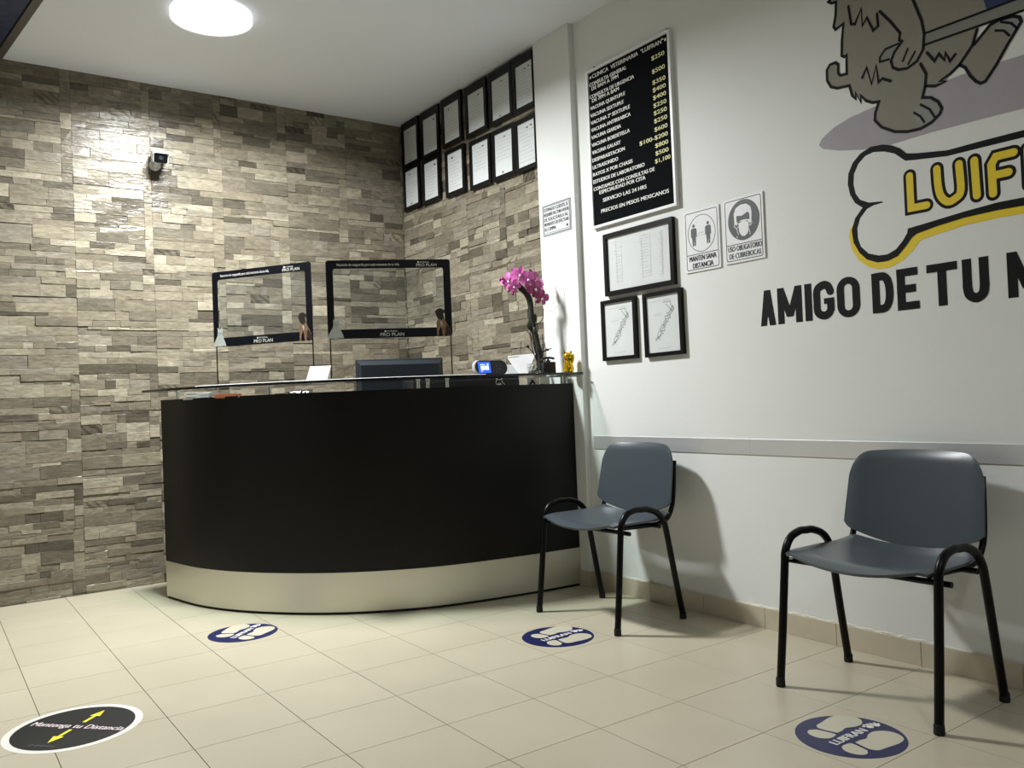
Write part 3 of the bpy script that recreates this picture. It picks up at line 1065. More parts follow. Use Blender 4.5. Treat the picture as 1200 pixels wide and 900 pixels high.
# white wedge-shaped holder
t = thing('leaflet_holder', 'white wedge shaped leaflet holder behind the time clock', 'holder', (2.618, 3.632, GZ1 + 0.0003), -0.12)
mb = MB()
f_ = [(-0.010, 0.0), (0.034, 0.0), (0.142, 0.118), (-0.030, 0.106), (-0.040, 0.090)]
mb.add([(u, -0.035 + v * 0.75, v) for u, v in f_] + [(u, -0.029 + v * 0.75, v) for u, v in f_],
       [(0, 1, 2, 3, 4), (9, 8, 7, 6, 5), (0, 5, 6, 1), (1, 6, 7, 2), (2, 7, 8, 3), (3, 8, 9, 4), (4, 9, 5, 0)])
mb.build('front_card', M['white'], t)
mb = MB(); mb.add([(-0.075, -0.02, 0), (0.03, -0.02, 0), (0.03, 0.05, 0), (-0.075, 0.05, 0), (-0.075, 0.02, 0.058), (0.03, 0.02, 0.058), (0.03, 0.05, 0.058), (-0.075, 0.05, 0.058)], [(0, 1, 5, 4), (1, 2, 6, 5), (2, 3, 7, 6), (3, 0, 4, 7), (4, 5, 6, 7), (3, 2, 1, 0)]); mb.build('stand', M['silverplate'], t)
mb = MB(); mb.add([(u, -0.0356 + v * 0.75, v) for u, v in ((-0.045, 0.094), (0.03, 0.100), (0.03, 0.103), (-0.045, 0.097))], [(0, 1, 2, 3)]); mb.build('print', M['ink'], t)

# black pump dispenser
t = thing('pump_dispenser', 'short black pump dispenser beside the orchid', 'dispenser', (2.728, 3.512, GZ1 + 0.0003), -0.3)
mb = MB(); mb.box(-0.036, -0.022, 0, 0.036, 0.022, 0.062, bev=0.007); mb.build('bottle', M['printer'], t, smooth=True)
mb = MB(); mb.lathe([(0.012, 0.062), (0.012, 0.070), (0.006, 0.071), (0.006, 0.078)], 0.0, 0.0, 14); mb.build('collar', M['printer'], t, smooth=True)
mb = MB(); mb.tube(smooth_path([(0.034, 0, 0.079), (0.010, 0, 0.084), (-0.018, 0, 0.083), (-0.034, 0, 0.074), (-0.037, 0, 0.066)], 4), [0.006] * 17, 8); mb.build('spout', M['printer'], t, smooth=True)

# gold cat figurine
t = thing('cat_figurine', 'shiny gold beckoning cat figurine at the right end of the counter', 'figurine', (2.783, 3.413, GZ1 + 0.0003), -0.65)
mb = MB(); mb.lathe([(0.020, 0), (0.027, 0.006), (0.029, 0.022), (0.025, 0.040), (0.020, 0.056), (0.017, 0.066), (0.015, 0.070)], 0, 0, 18); mb.build('body', M['gold'], t, smooth=True)
mb = MB(); mb.ball((0, -0.002, 0.086), (0.025, 0.022, 0.021), 16, 10); h_ = mb.build('head', M['gold'], t, smooth=True)
for s in (-1, 1):
    mb = MB(); mb.add([(s * 0.007, 0.0, 0.102), (s * 0.022, 0.0, 0.098), (s * 0.018, -0.001, 0.117), (s * 0.014, 0.008, 0.100)], [(0, 1, 2), (1, 3, 2), (3, 0, 2)]); mb.build('ear', M['gold'], h_)
    mb = MB(); mb.ball((s * 0.009, -0.0225, 0.090), 0.0026, 8, 6); mb.build('eye', M['black'], h_)
    mb = MB(); mb.ball((s * 0.014, -0.020, 0.008), (0.011, 0.013, 0.008), 10, 7); mb.build('paw', M['gold'], t, smooth=True)
mb = MB(); mb.tube([(0.018, -0.006, 0.050), (0.026, -0.012, 0.072), (0.025, -0.014, 0.094)], [0.007, 0.0065, 0.007], 8); mb.build('raised_arm', M['gold'], t, smooth=True)
mb = MB(); mb.tube([(-0.016, -0.014, 0.055), (-0.010, -0.024, 0.042), (0.0, -0.028, 0.034)], [0.007, 0.0065, 0.006], 8); mb.build('arm', M['gold'], t, smooth=True)
mb = MB(); mb.ball((0.0, -0.022, 0.066), (0.006, 0.004, 0.005), 8, 6); mb.build('bell', M['green'], t, smooth=True)
mb = MB(); mb.tube([(0.019 * math.cos(a), 0.019 * math.sin(a) - 0.001, 0.0695) for a in [2 * math.pi * k / 16 for k in range(17)]], 0.0028, 6, cap=False); mb.build('collar', M['red'], t, smooth=True)

# ------------------------------------------------------------------ orchid
OX, OY = 2.686, 3.585
t = thing('orchid', 'potted orchid with magenta flowers on a dark twisted stem', 'orchid', (OX, OY, GZ1 + 0.0003))
# picture axes at this spot: R to the right of the view, toward F the viewer
Rv = Vector((0.815, -0.578, 0)); Fv = Vector((-0.578, -0.815, 0))
def op(a, h, f=0.0):
    """a metres to the right seen from the waiting area, h above the glass, f towards it"""
    v = Rv * a + Fv * f
    return (v.x, v.y, h)
mb = MB(); mb.lathe([(0.026, 0.0), (0.034, 0.008), (0.040, 0.030), (0.038, 0.056), (0.039, 0.060), (0.036, 0.060), (0.035, 0.054), (0.036, 0.030), (0.030, 0.010)], 0, 0, 20)
mb.build('glass_pot', M['acrylic'], t, smooth=True)
r = random.Random(8)
for k in range(26):
    a, rr, z = r.uniform(0, 6.28), r.uniform(0, 0.024), 0.013 + 0.0016 * k * 0.8
    mb = MB(); mb.ball((rr * math.cos(a), rr * math.sin(a), z), (r.uniform(.006, .010), r.uniform(.006, .010), r.uniform(.005, .008)), 8, 6)
    mb.build('pebble', M['pebble'], t, smooth=True)
trunk = smooth_path([op(0.035, 0.02), op(0.032, 0.09), op(0.022, 0.17), op(0.006, 0.25), op(-0.002, 0.31), op(-0.004, 0.375), op(-0.018, 0.425), op(-0.062, 0.475), op(-0.075, 0.485)], 5)
rad = [0.016, 0.017, 0.015, 0.016, 0.013, 0.014, 0.012, 0.015, 0.015, 0.012, 0.013, 0.012, 0.014, 0.012, 0.013, 0.014, 0.015, 0.013, 0.012, 0.013, 0.013, 0.012, 0.012, 0.011, 0.012]
rad = [1.35 * q for q in (rad + [0.012] * 60)[:len(trunk)]]
mb = MB(); mb.tube(trunk, rad, 9); mb.build('stem', M['bark'], t, smooth=True)
for pts, rr in (([op(0.03, 0.02), op(0.012, 0.12, .01), op(-0.008, 0.20, .01), op(-0.030, 0.235, .012)], 0.0035), ([op(0.04, 0.02), op(0.05, 0.10), op(0.055, 0.16), op(0.052, 0.21)], 0.004),
                ([op(0.02, 0.08, .012), op(-0.015, 0.135, .012), op(-0.045, 0.150, .01)], 0.003), ([op(0.04, 0.115, .01), op(0.07, 0.125, .012), op(0.098, 0.135, .012)], 0.0042),
                ([op(0.0, 0.27, .012), op(0.035, 0.27, .014), op(0.06, 0.300, .014), op(0.064, 0.345, .014)], 0.003), ([op(0.03, 0.04, .012), op(-0.005, 0.14, .016), op(-0.012, 0.26, .014)], 0.003),
                ([op(0.045, 0.03, -.01), op(0.068, 0.09, -.01), op(0.064, 0.17, -.01)], 0.0032), ([op(0.012, 0.2, .014), op(0.03, 0.235, .018), op(0.022, 0.285, .016)], 0.003)):
    mb = MB(); P = smooth_path(pts, 4); mb.tube(P, [rr * (1 - 0.5 * i / len(P)) for i in range(len(P))], 6); mb.build('twig', M['bark'], t, smooth=True)
for c, ra in (((-0.016, 0.265, .01), (.016, .012, .026)), ((0.012, 0.235, .012), (.012, .010, .022)), ((0.02, 0.30, .0), (.010, .009, .024)), ((-0.028, 0.150, .012), (.012, .007, .008)), ((0.075, 0.128, .012), (.014, .007, .007))):
    mb = MB(); mb.ball(op(*c), ra, 8, 6); mb.build('leaf_bract', M['leaf'], t, smooth=True)
# flowers: five broad petals and a pale lip each
def flower(a, h, f, size, yaw, pitch, roll, m):
    c = Vector(op(a, h, f))
    fw = (Fv * math.cos(yaw) + Rv * math.sin(yaw)) * math.cos(pitch) + Vector((0, 0, 1)) * math.sin(pitch)
    fw.normalize()
    rt = Vector((0, 0, 1)).cross(fw).normalized()
    up = fw.cross(rt)
    first = None
    holder = MB(); holder.ball(c - fw * 0.004, 0.005, 8, 6)
    base = holder.build('flower', M['petal2'], t, smooth=True)
    for k, (ang, ln, wd) in enumerate(((90, 1.0, .62), (18, 1.0, 1.0), (162, 1.0, 1.0), (-50, .92, .6), (-130, .92, .6))):
        an = math.radians(ang) + roll
        du = rt * math.cos(an) + up * math.sin(an)
        dw = fw.cross(du)
        mb = MB()
        vs = []
        for s, ww in ((0.05, .18), (.25, .6), (.5, .95), (.75, .92), (.92, .55), (1.0, .12)):
            for q in (-1, 0, 1):
                vs.append(c + du * size * ln * s + dw * q * ww * size * wd * 0.46 + fw * size * (0.28 * s * (1 - s) * 1.2 + (0.07 if q else 0.0) - 0.10 * s * s))
        fs = []
        for i in range(5):
            for q in range(2):
                x = i * 3 + q
                fs.append((x, x + 3, x + 4, x + 1))
        mb.add(vs, fs)
        mb.build('petal', M[m], base, smooth='all')
    mb = MB(); mb.ball(c + fw * size * 0.20 - up * size * 0.10, size * 0.15, 8, 6); mb.build('lip', M['lip'], base, smooth=True)
    mb = MB(); mb.ball(c + fw * size * 0.16 + up * size * 0.04, size * 0.13, 8, 6); mb.build('column', M['petal2'], base, smooth=True)
for args in ((-0.112, 0.500, .02, 0.052, -0.3, 0.0, 0.2, 'petal'), (-0.055, 0.530, .01, 0.054, 0.2, 0.15, -0.3, 'petal'), (-0.012, 0.505, .02, 0.050, 0.3, 0.0, 0.4, 'petal'),
             (0.010, 0.525, -.03, 0.046, 0.5, 0.2, 0.1, 'petal2'), (0.022, 0.455, .02, 0.052, 0.5, -0.1, 0.5, 'petal2'), (0.045, 0.480, -.02, 0.046, 0.8, 0.1, 0.2, 'petal'), (0.056, 0.405, .015, 0.046, 0.4, -0.2, -0.2, 'petal2'),
             (-0.085, 0.470, .03, 0.040, -0.1, -0.3, 0.9, 'petal')):
    flower(*args)
for c in ((-0.148, 0.515, .02), (-0.118, 0.448, .02), (-0.096, 0.444, .02), (-0.096, 0.432, .02), (-0.160, 0.510, .02)):
    mb = MB(); mb.ball(op(*c), (.0075, .0075, .0095), 8, 6); mb.build('bud', M['petal2'], t, smooth=True)
mb = MB(); mb.tube(smooth_path([op(-0.05, 0.47, .02), op(-0.085, 0.475, .02), op(-0.118, 0.455, .02)], 4), 0.002, 6); mb.tube(smooth_path([op(-0.09, 0.50, .0), op(-0.13, 0.52, .01), op(-0.16, 0.512, .02)], 4), 0.002, 6)
mb.build('flower_stalk', M['leaf'], t, smooth=True)
for cx, cz, rr, a0, a1 in ((0.085, 0.425, 0.095, 150, -20), (0.098, 0.372, 0.042, 0, 350), (0.092, 0.362, 0.030, 0, 350), (0.075, 0.43, 0.07, 100, -60)):
    P = [op(cx + rr * math.cos(math.radians(a0 + (a1 - a0) * k / 24)), cz + rr * math.sin(math.radians(a0 + (a1 - a0) * k / 24)), 0.005) for k in range(25)]
    mb = MB(); mb.tube(P, 0.0008, 5); mb.build('wire_curl', M['wire'], t, smooth=True)

# ------------------------------------------------------------------ certificates on the stone side wall
def picture(name, label, cat, m4, w, h, b, depth, group=None, tilt=0.0, style=0, seed=0, br=None, bt=None):
    """framed sheet: origin at the centre of the back, local z out of the wall"""
    t = thing(name, label, cat, matrix=m4 @ Matrix.Rotation(tilt, 4, 'Z'), group=group)
    mb = MB()
    br = b if br is None else br       # right and top borders may differ
    bt = b if bt is None else bt
    mb.ring([(-w / 2 - 0.0, -h / 2), (w / 2 - b + br, -h / 2), (w / 2 - b + br, h / 2 - b + bt), (-w / 2, h / 2 - b + bt)],
            [(-w / 2 + b, -h / 2 + b), (w / 2 - b, -h / 2 + b), (w / 2 - b, h / 2 - b), (-w / 2 + b, h / 2 - b)], 0.0, depth)
    mb.build('frame', M['blackframe'], t)
    mb = MB(); mb.box(-w / 2 + b - 0.002, -h / 2 + b - 0.002, 0.0005, w / 2 - b + 0.002, h / 2 - b + 0.002, depth * 0.5)
    pp = mb.build('sheet', M['paper'], t)
    r = random.Random(seed)
    z = depth * 0.5 + 0.0006
    iw, ih = w - 2 * b, h - 2 * b
    if style == 0:
        mb = MB(); mk = MB()
        y = ih / 2 - r.uniform(0.02, 0.035)
        n = r.randint(6, 10)
        for k in range(n):
            ww = iw * r.uniform(0.45, 0.85)
            x0 = -iw / 2 + 0.014 if r.random() < 0.6 else -ww / 2
            mb.flat([(x0, y), (x0 + ww, y), (x0 + ww, y - 0.0024), (x0, y - 0.0024)], z)
            y -= ih * 0.085
            if y < -ih / 2 + 0.02:
                break
        mb.build('print', M['ink2'], pp)
        for k in range(2):
            x0, y0 = r.uniform(-iw * .3, iw * .3), r.choice((ih * .40, -ih * .42, ih * .38))
            mk.flat([(x0, y0), (x0 + 0.016, y0), (x0 + 0.016, y0 - 0.008), (x0, y0 - 0.008)], z + 0.0002)
        mk.build('stamp', M['darkink'], pp)
    mb = MB(); mb.flat([(-iw / 2, -ih / 2), (iw / 2, -ih / 2), (iw / 2, ih / 2), (-iw / 2, ih / 2)], z + 0.0012)
    mb.build('glazing', M['acrylic'], t)
    return t, pp, z, iw, ih


NUM = ['first', 'second', 'third', 'fourth', 'fifth', 'sixth']
sx_ = XS - 0.0145
UP = [(5.105, 2.785, 0.0), (4.834, 2.780, -0.01), (4.555, 2.784, 0.0), (4.268, 2.770, 0.005), (4.002, 2.768, 0.0), (3.745, 2.766, 0.0)]
LO = [(5.108, 2.490, 0.0), (4.840, 2.478, -0.015), (4.536, 2.463, -0.01), (4.243, 2.444, -0.015), (3.995, 2.437, -0.02), (3.745, 2.430, 0.0)]
for row, lst, h in (('upper', UP, 0.292), ('lower', LO, 0.300)):
    for k, (y, z, a) in enumerate(lst):
        w = 0.238 if row == 'upper' else 0.232
        if k == 5:
            y, w, a = 3.7690, 0.216, 0.0
        picture('framed_certificate', 'black framed certificate, %s from the stone corner in the %s row' % (NUM[k], row), 'certificate',
                wall_frame(sx_, y, z), w, h, 0.026, 0.016, 'certificates on the stone side wall', a, 0, k * 7 + len(row),
                br=0.003 if k == 5 else None, bt=0.050 if row == 'upper' else None)

# notice plate on the pillar
t = thing('notice_plate', 'silver notice plate with black lettering on the white pillar', 'sign', matrix=wall_frame(COLX - 0.0005, 3.525, 1.963))
mb = MB(); mb.prism(rrect(-0.122, -0.085, 0.122, 0.085, 0.004), 0.0, 0.003); mb.build('plate', M['silverplate'], t)
mb = MB(); mb.ring(rrect(-0.119, -0.082, 0.119, 0.082, 0.004), rrect(-0.115, -0.078, 0.115, 0.078, 0.004), 0.003, 0.0036)
mb.ring(rrect(-0.112, -0.072, 0.112, 0.075, 0.004), rrect(-0.110, -0.070, 0.110, 0.073, 0.004), 0.003, 0.0036); mb.build('border', M['darkink'], t)
for k, (s, w) in enumerate((('ESTIMADO CLIENTE, SI', .205), ('REQUIERE FACTURA FAVOR', .212), ('DE SOLICITARLA AL', .205), ('MOMENTO DE EFECTUAR', .210), ('SU COMPRA', .100))):
    text('lettering', s, -0.106, 0.048 - k * 0.0265, 0.0175, M['black'], t, z=0.0036, width=w, heavy=0.0012)
mb = MB(); mb.flat(circle(0.09, -0.055, 0.007, 10), 0.0036); mb.build('emblem', M['black'], t)

# ------------------------------------------------------------------ price board
BW, BH = 0.587, 0.812
t = thing('price_board', 'black felt price board with white letters in a white metal frame', 'sign', matrix=wall_frame(XR - 0.0005, 3.256, 2.662))
mb = MB(); mb.ring([(0, 0), (BW, 0), (BW, -BH), (0, -BH)][::-1], [(0.013, -0.013), (BW - 0.013, -0.013), (BW - 0.013, -BH + 0.013), (0.013, -BH + 0.013)][::-1], 0.0, 0.022)
mb.build('frame', M['white'], t)
mb = MB(); mb.box(0.010, -BH + 0.010, 0.001, BW - 0.010, -0.010, 0.014)
fe = mb.build('felt', M['felt'], t)
for x in (0.045, BW - 0.03):
    mb = MB(); mb.tube([(x - 0.01, 0.0, 0.004), (x, 0.014, 0.004), (x + 0.012, 0.012, 0.004), (x + 0.016, 0.0, 0.004)], 0.0018, 6); mb.build('hanging_hook', M['blackmetal'], t)
LINES = [('★ CLINICA  VETERINARIA  "LUIFRAN" ★', .020, .046, .545, 'h'), ('CONSULTA GENERAL', .018, .083, .275, ''), ('DE 8AM A 7PM', .034, .106, .200, ''),
         ('CONSULTA DE URGENCIA', .018, .145, .325, ''), ('DE 7PM A 8AM', .034, .168, .200, ''), ('VACUNA QUINTUPLE', .018, .204, .258, ''), ('VACUNA SEXTUPLE', .018, .242, .245, ''),
         ('VACUNA 2ª SEXTUPLE', .018, .279, .288, ''), ('VACUNA ANTIRRABICA', .018, .316, .290, ''), ('VACUNA GIARDIA', .018, .354, .220, ''), ('VACUNA BORDETELLA', .018, .393, .280, ''),
         ('VACUNA GALAXY', .018, .432, .212, ''), ('DESPARASITACION', .018, .471, .240, ''), ('ULTRASONIDO', .018, .508, .190, ''), ('RAYOS X POR CHASIS', .018, .545, .290, ''),
         ('ESTUDIOS DE LABORATORIO', .018, .582, .370, ''), ('CONTAMOS CON CONSULTAS DE', .018, .620, .435, ''), ('ESPECIALIDAD POR CITA', .060, .645, .330, ''),
         ('SERVICIO LAS 24 HRS', .085, .689, .310, ''), ('PRECIOS EN PESOS MEXICANOS', .068, .742, .470, '')]
PR = [('$250', .103), ('$500', .166), ('$350', .218), ('$400', .254), ('$400', .290), ('$250', .327), ('$250', .363), ('$250', .400), ('$600', .440), ('$100-$200', .478), ('$800', .516), ('$500', .552), ('$1,100', .588)]
for s, x, y, w, fl in LINES:
    s2 = s.replace('★ ', '').replace(' ★', '')
    if fl == 'h':
        text('lettering', s2, x + 0.022, -y, 0.020, M['letterw'], fe, z=0.0142, width=w - 0.044, heavy=0.0012, depth=0.0015)
        for cx in (x + 0.009, x + w - 0.009):
            mb = MB(); mb.prism([(cx + (0.010 if k % 2 == 0 else 0.0042) * math.sin(math.pi * k / 5), -y + 0.009 + (0.010 if k % 2 == 0 else 0.0042) * math.cos(math.pi * k / 5)) for k in range(10)], 0.0142, 0.0155)
            mb.build('star', M['letterw'], fe)
    else:
        text('lettering', s, x, -y, 0.0180, M['letterw'], fe, z=0.0142, width=w, heavy=0.0014, depth=0.0015)
for s, y in PR:
    text('price', s, BW - 0.040 if s != '$1,100' else BW - 0.030, -y, 0.0195, M['lettery'], fe, z=0.0142, align='RIGHT', heavy=0.0010, depth=0.0015, width={4: .083, 6: .098, 9: .185}[len(s)])

# ------------------------------------------------------------------ framed sheets under the board
def scribble_rows(pp, z, rows, m='ink2', wd=0.0016):
    mb = MB()
    for pts in rows:
        mb.stroke(pts, wd, z, cap=False)
    mb.build('print', M[m], pp)
m4 = wall_frame(XR - 0.0005, 2.941, 1.650)
t, pp, z, iw, ih = picture('framed_diploma', 'large black framed sheet under the price board', 'picture', m4, 0.476, 0.312, 0.022, 0.022, None, 0.0, 1)
r = random.Random(4)
rows = []
for cx, cw, n in ((-0.13, 0.05, 14), (0.06, 0.07, 15), (0.165, 0.02, 16)):
    for k in range(n):
        y = ih * 0.40 - k * ih * 0.8 / n
        a = cx + r.uniform(-0.02, 0.0)
        rows.append([(a - cw / 2, y), (a + cw / 2 * r.uniform(0.2, 1), y + r.uniform(-.004, .004))])
    rows.append([(cx - cw / 2, ih * .38), (cx - cw / 2 + 0.004, -ih * .38)])
    rows.append([(cx + cw / 2 - .01, ih * .40), (cx + cw / 2 - 0.012, -ih * .36)])
scribble_rows(pp, z, rows, 'ink2', 0.0014)
for kk, (y, lab, ti) in enumerate(((3.096, 'smaller black framed sheet, left of the pair under the large framed sheet', 0.0), (2.793, 'smaller black framed sheet, right of the pair under the large framed sheet', 0.01))):
    t, pp, z, iw, ih = picture('framed_receipt', lab, 'picture', wall_frame(XR - 0.0005, y, 1.322), 0.248, 0.304, 0.018, 0.020, 'pair of small framed sheets', ti, 1)
    rows = [[(-iw * .40, ih * .40), (iw * .25, ih * .405)], [(-iw * .2, -ih * .43), (iw * .2, -ih * .425)], [(-iw * .28, ih * .16), (-iw * .05, ih * .17)]]
    scribble_rows(pp, z, rows, 'ink2', 0.0018)
    # diagonal signature
    rows = []
    px, py = -0.04, -0.065
    path = []
    for k in range(46):
        u = k / 45
        bx, by = -0.045 + 0.105 * u, -0.075 + 0.145 * u
        a = k * 1.15
        path.append((bx + 0.015 * math.cos(a) * (1.2 - 0.4 * u), by + 0.013 * math.sin(a * 1.3)))
    rows.append(path)
    rows.append([(0.0, 0.098), (0.05, 0.099), (0.052, 0.080)])
    rows.append([(0.02, 0.09), (0.06, 0.05), (0.07, 0.06), (0.05, 0.085)])
    scribble_rows(pp, z, rows, 'ink', 0.0026)

# ------------------------------------------------------------------ safety signs
def sign_base(name, label, y, zc, w, h):
    t = thing(name, label, 'sign', matrix=wall_frame(XR - 0.0005, y, zc))
    mb = MB(); mb.prism(rrect(-w / 2, -h / 2, w / 2, h / 2, 0.003), 0.0, 0.006); mb.build('plate', M['white'], t)
    mb = MB()
    i = 0.009
    mb.ring(rrect(-w / 2 + i, -h / 2 + i, w / 2 - i, h / 2 - i, 0.010), rrect(-w / 2 + i + .0028, -h / 2 + i + .0028, w / 2 - i - .0028, h / 2 - i - .0028, 0.008), 0.006, 0.0064)
    mb.flat([(-w / 2 + i, -h / 2 + .076), (w / 2 - i, -h / 2 + .076), (w / 2 - i, -h / 2 + .079), (-w / 2 + i, -h / 2 + .079)], 0.0063)
    mb.build('border', M['black'], t)
    return t
t = sign_base('distance_sign', 'white sign with two distanced figures above the word DISTANCIA', 2.541, 1.671, 0.205, 0.276)
mb = MB(); mb.ring(circle(0, 0.030, 0.080, 40, .083), circle(0, 0.030, 0.0775, 40, .0805), 0.006, 0.0064); mb.build('circle', M['black'], t)
for sx in (-0.045, 0.038):
    mb = MB()
    mb.flat(circle(sx, 0.068, 0.0075, 14), 0.0064)
    mb.flat([(sx - 0.017, 0.050), (sx - 0.012, 0.058), (sx + 0.012, 0.058), (sx + 0.017, 0.050), (sx + 0.017, 0.018), (sx + 0.012, 0.018), (sx + 0.011, 0.012), (sx + 0.009, -0.022), (sx + 0.002, -0.022), (sx, 0.010),
             (sx - 0.002, -0.022), (sx - 0.009, -0.022), (sx - 0.011, 0.012), (sx - 0.012, 0.018), (sx - 0.017, 0.018)], 0.0064)
    mb.build('figure', M['grey'], t)
mb = MB()
for x, y in ((-.022, .018), (-.016, .030), (-.008, .034), (.0, .030), (.008, .034), (.014, .022), (-.012, .022), (.004, .020)):
    mb.flat(circle(x, y, 0.0022, 6), 0.0064)
mb.build('dots', M['ink'], t)
text('lettering', 'MANTEN SANA', 0, -0.090, 0.023, M['black'], t, z=0.0064, width=0.155, align='CENTER', heavy=0.0026)
text('lettering', 'DISTANCIA', 0, -0.122, 0.023, M['black'], t, z=0.0064, width=0.118, align='CENTER', heavy=0.0026)
t = sign_base('mask_sign', 'white sign with a masked face in a dark disc beside the distance sign', 2.310, 1.676, 0.209, 0.276)
mb = MB(); mb.flat(circle(0.003, 0.038, 0.083, 44, .086), 0.0062); mb.build('disc', M['grey'], t)
mb = MB()
mb.flat([(-.046, .028), (-.048, .070), (-.036, .094), (-.010, .104), (.020, .102), (.040, .088), (.046, .066), (.044, .030), (.036, .014), (.024, .030), (-.024, .034), (-.036, .018)], 0.0064)
mb.flat([(-.026, .026), (-.022, -.010), (-.010, -.028), (.006, -.032), (.022, -.022), (.028, -.004), (.028, .024), (.002, .034)], 0.00662)
mb.build('head', M['white'], t)
mb = MB(); mb.flat([(-.034, .060), (-.006, .056), (.026, .068), (.034, .058), (.034, .034), (.014, .038), (-.010, .038), (-.034, .030)], 0.0066); mb.build('brow', M['grey'], t)
mb = MB()
for s in ([(-.044, .034), (-.048, .018), (-.036, .006), (-.026, .012)], [(.040, .034), (.046, .018), (.038, .008), (.028, .012)], [(-.034, .004), (-.026, -.022)], [(.030, -.006), (.034, -.024)], [(-.036, -.026), (-.032, -.034)], [(.032, -.026), (.036, -.030)]):
    mb.stroke(s, 0.003, 0.0068, cap=False)
mb.build('straps', M['white'], t)
text('lettering', 'USO OBLIGATORIO', 0.002, -0.088, 0.022, M['darkink'], t, z=0.0064, width=0.176, align='CENTER', heavy=0.0020)
text('lettering', 'DE CUBREBOCAS', 0.002, -0.119, 0.022, M['darkink'], t, z=0.0064, width=0.166, align='CENTER', heavy=0.0020)

# ------------------------------------------------------------------ painted mural on the right wall
# outlines in metres on the wall: (-y, z)
SHADOW = [(-1.936,1.93),(-1.922,1.951),(-1.869,1.979),(-1.798,1.997),(-1.708,2.007),(-1.608,2.013),(-1.488,2.013),(-1.394,2.018),(-1.264,2.018),(-1.192,2.016),(-1.088,2.012),(-0.99,1.998),(-0.921,1.974),(-0.887,1.94),(-0.897,1.907),(-0.972,1.868),(-1.095,1.853),(-1.2,1.848),(-1.312,1.852),(-1.496,1.856),(-1.644,1.854),(-1.752,1.864),(-1.85,1.886),(-1.92,1.911)]
FUR = [(-1.857,2.506),(-1.859,2.461),(-1.852,2.449),(-1.834,2.447),(-1.838,2.4),(-1.849,2.358),(-1.841,2.344),(-1.808,2.354),(-1.817,2.293),(-1.821,2.238),(-1.81,2.229),(-1.801,2.232),(-1.804,2.163),(-1.831,2.166),(-1.839,2.178),(-1.837,2.209),(-1.848,2.221),(-1.872,2.221),(-1.886,2.205),(-1.887,2.166),(-1.872,2.136),(-1.845,2.122),(-1.795,2.116),(-1.786,2.076),(-1.772,2.058),(-1.764,2.066),(-1.752,2.038),(-1.746,2.057),(-1.732,2.039),(-1.707,2.024),(-1.682,2.02),(-1.698,1.984),(-1.701,1.958),(-1.676,1.925),(-1.628,1.895),(-1.581,1.882),(-1.534,1.879),(-1.494,1.89),(-1.465,1.91),(-1.457,1.927),(-1.469,1.953),(-1.493,1.975),(-1.522,1.984),(-1.51,2.022),(-1.476,2.009),(-1.44,2.013),(-1.424,2.033),(-1.392,2.053),(-1.347,2.102),(-1.33,2.148),(-1.296,2.195),(-1.315,2.276),(-1.312,2.40),(-1.355,2.53),(-1.45,2.62),(-1.60,2.655),(-1.74,2.62),(-1.835,2.55)]
FOOT = [(-1.392,2.053),(-1.374,2.038),(-1.358,2.004),(-1.341,1.98),(-1.327,1.969),(-1.312,1.971),(-1.276,2.013),(-1.239,2.065),(-1.195,2.122),(-1.2,2.138),(-1.219,2.148),(-1.263,2.153),(-1.289,2.147),(-1.341,2.103)]
BLUE = [(-1.367,2.199),(-1.339,2.216),(-1.329,2.23),(-1.322,2.279),(-1.312,2.40),(-1.20,2.43),(-1.09,2.37),(-1.04,2.27),(-1.07,2.2),(-1.151,2.199),(-1.184,2.199),(-1.222,2.198)]
POLE = [(-1.508,2.2),(-1.355,2.199),(-1.222,2.198),(-1.105,2.193),(-0.981,2.189),(-0.983,2.141),(-1.107,2.151),(-1.186,2.154),(-1.333,2.158),(-1.506,2.16)]
HANDLE = [(-1.599,2.201),(-1.648,2.199),(-1.67,2.177),(-1.671,2.161),(-1.622,2.155)]
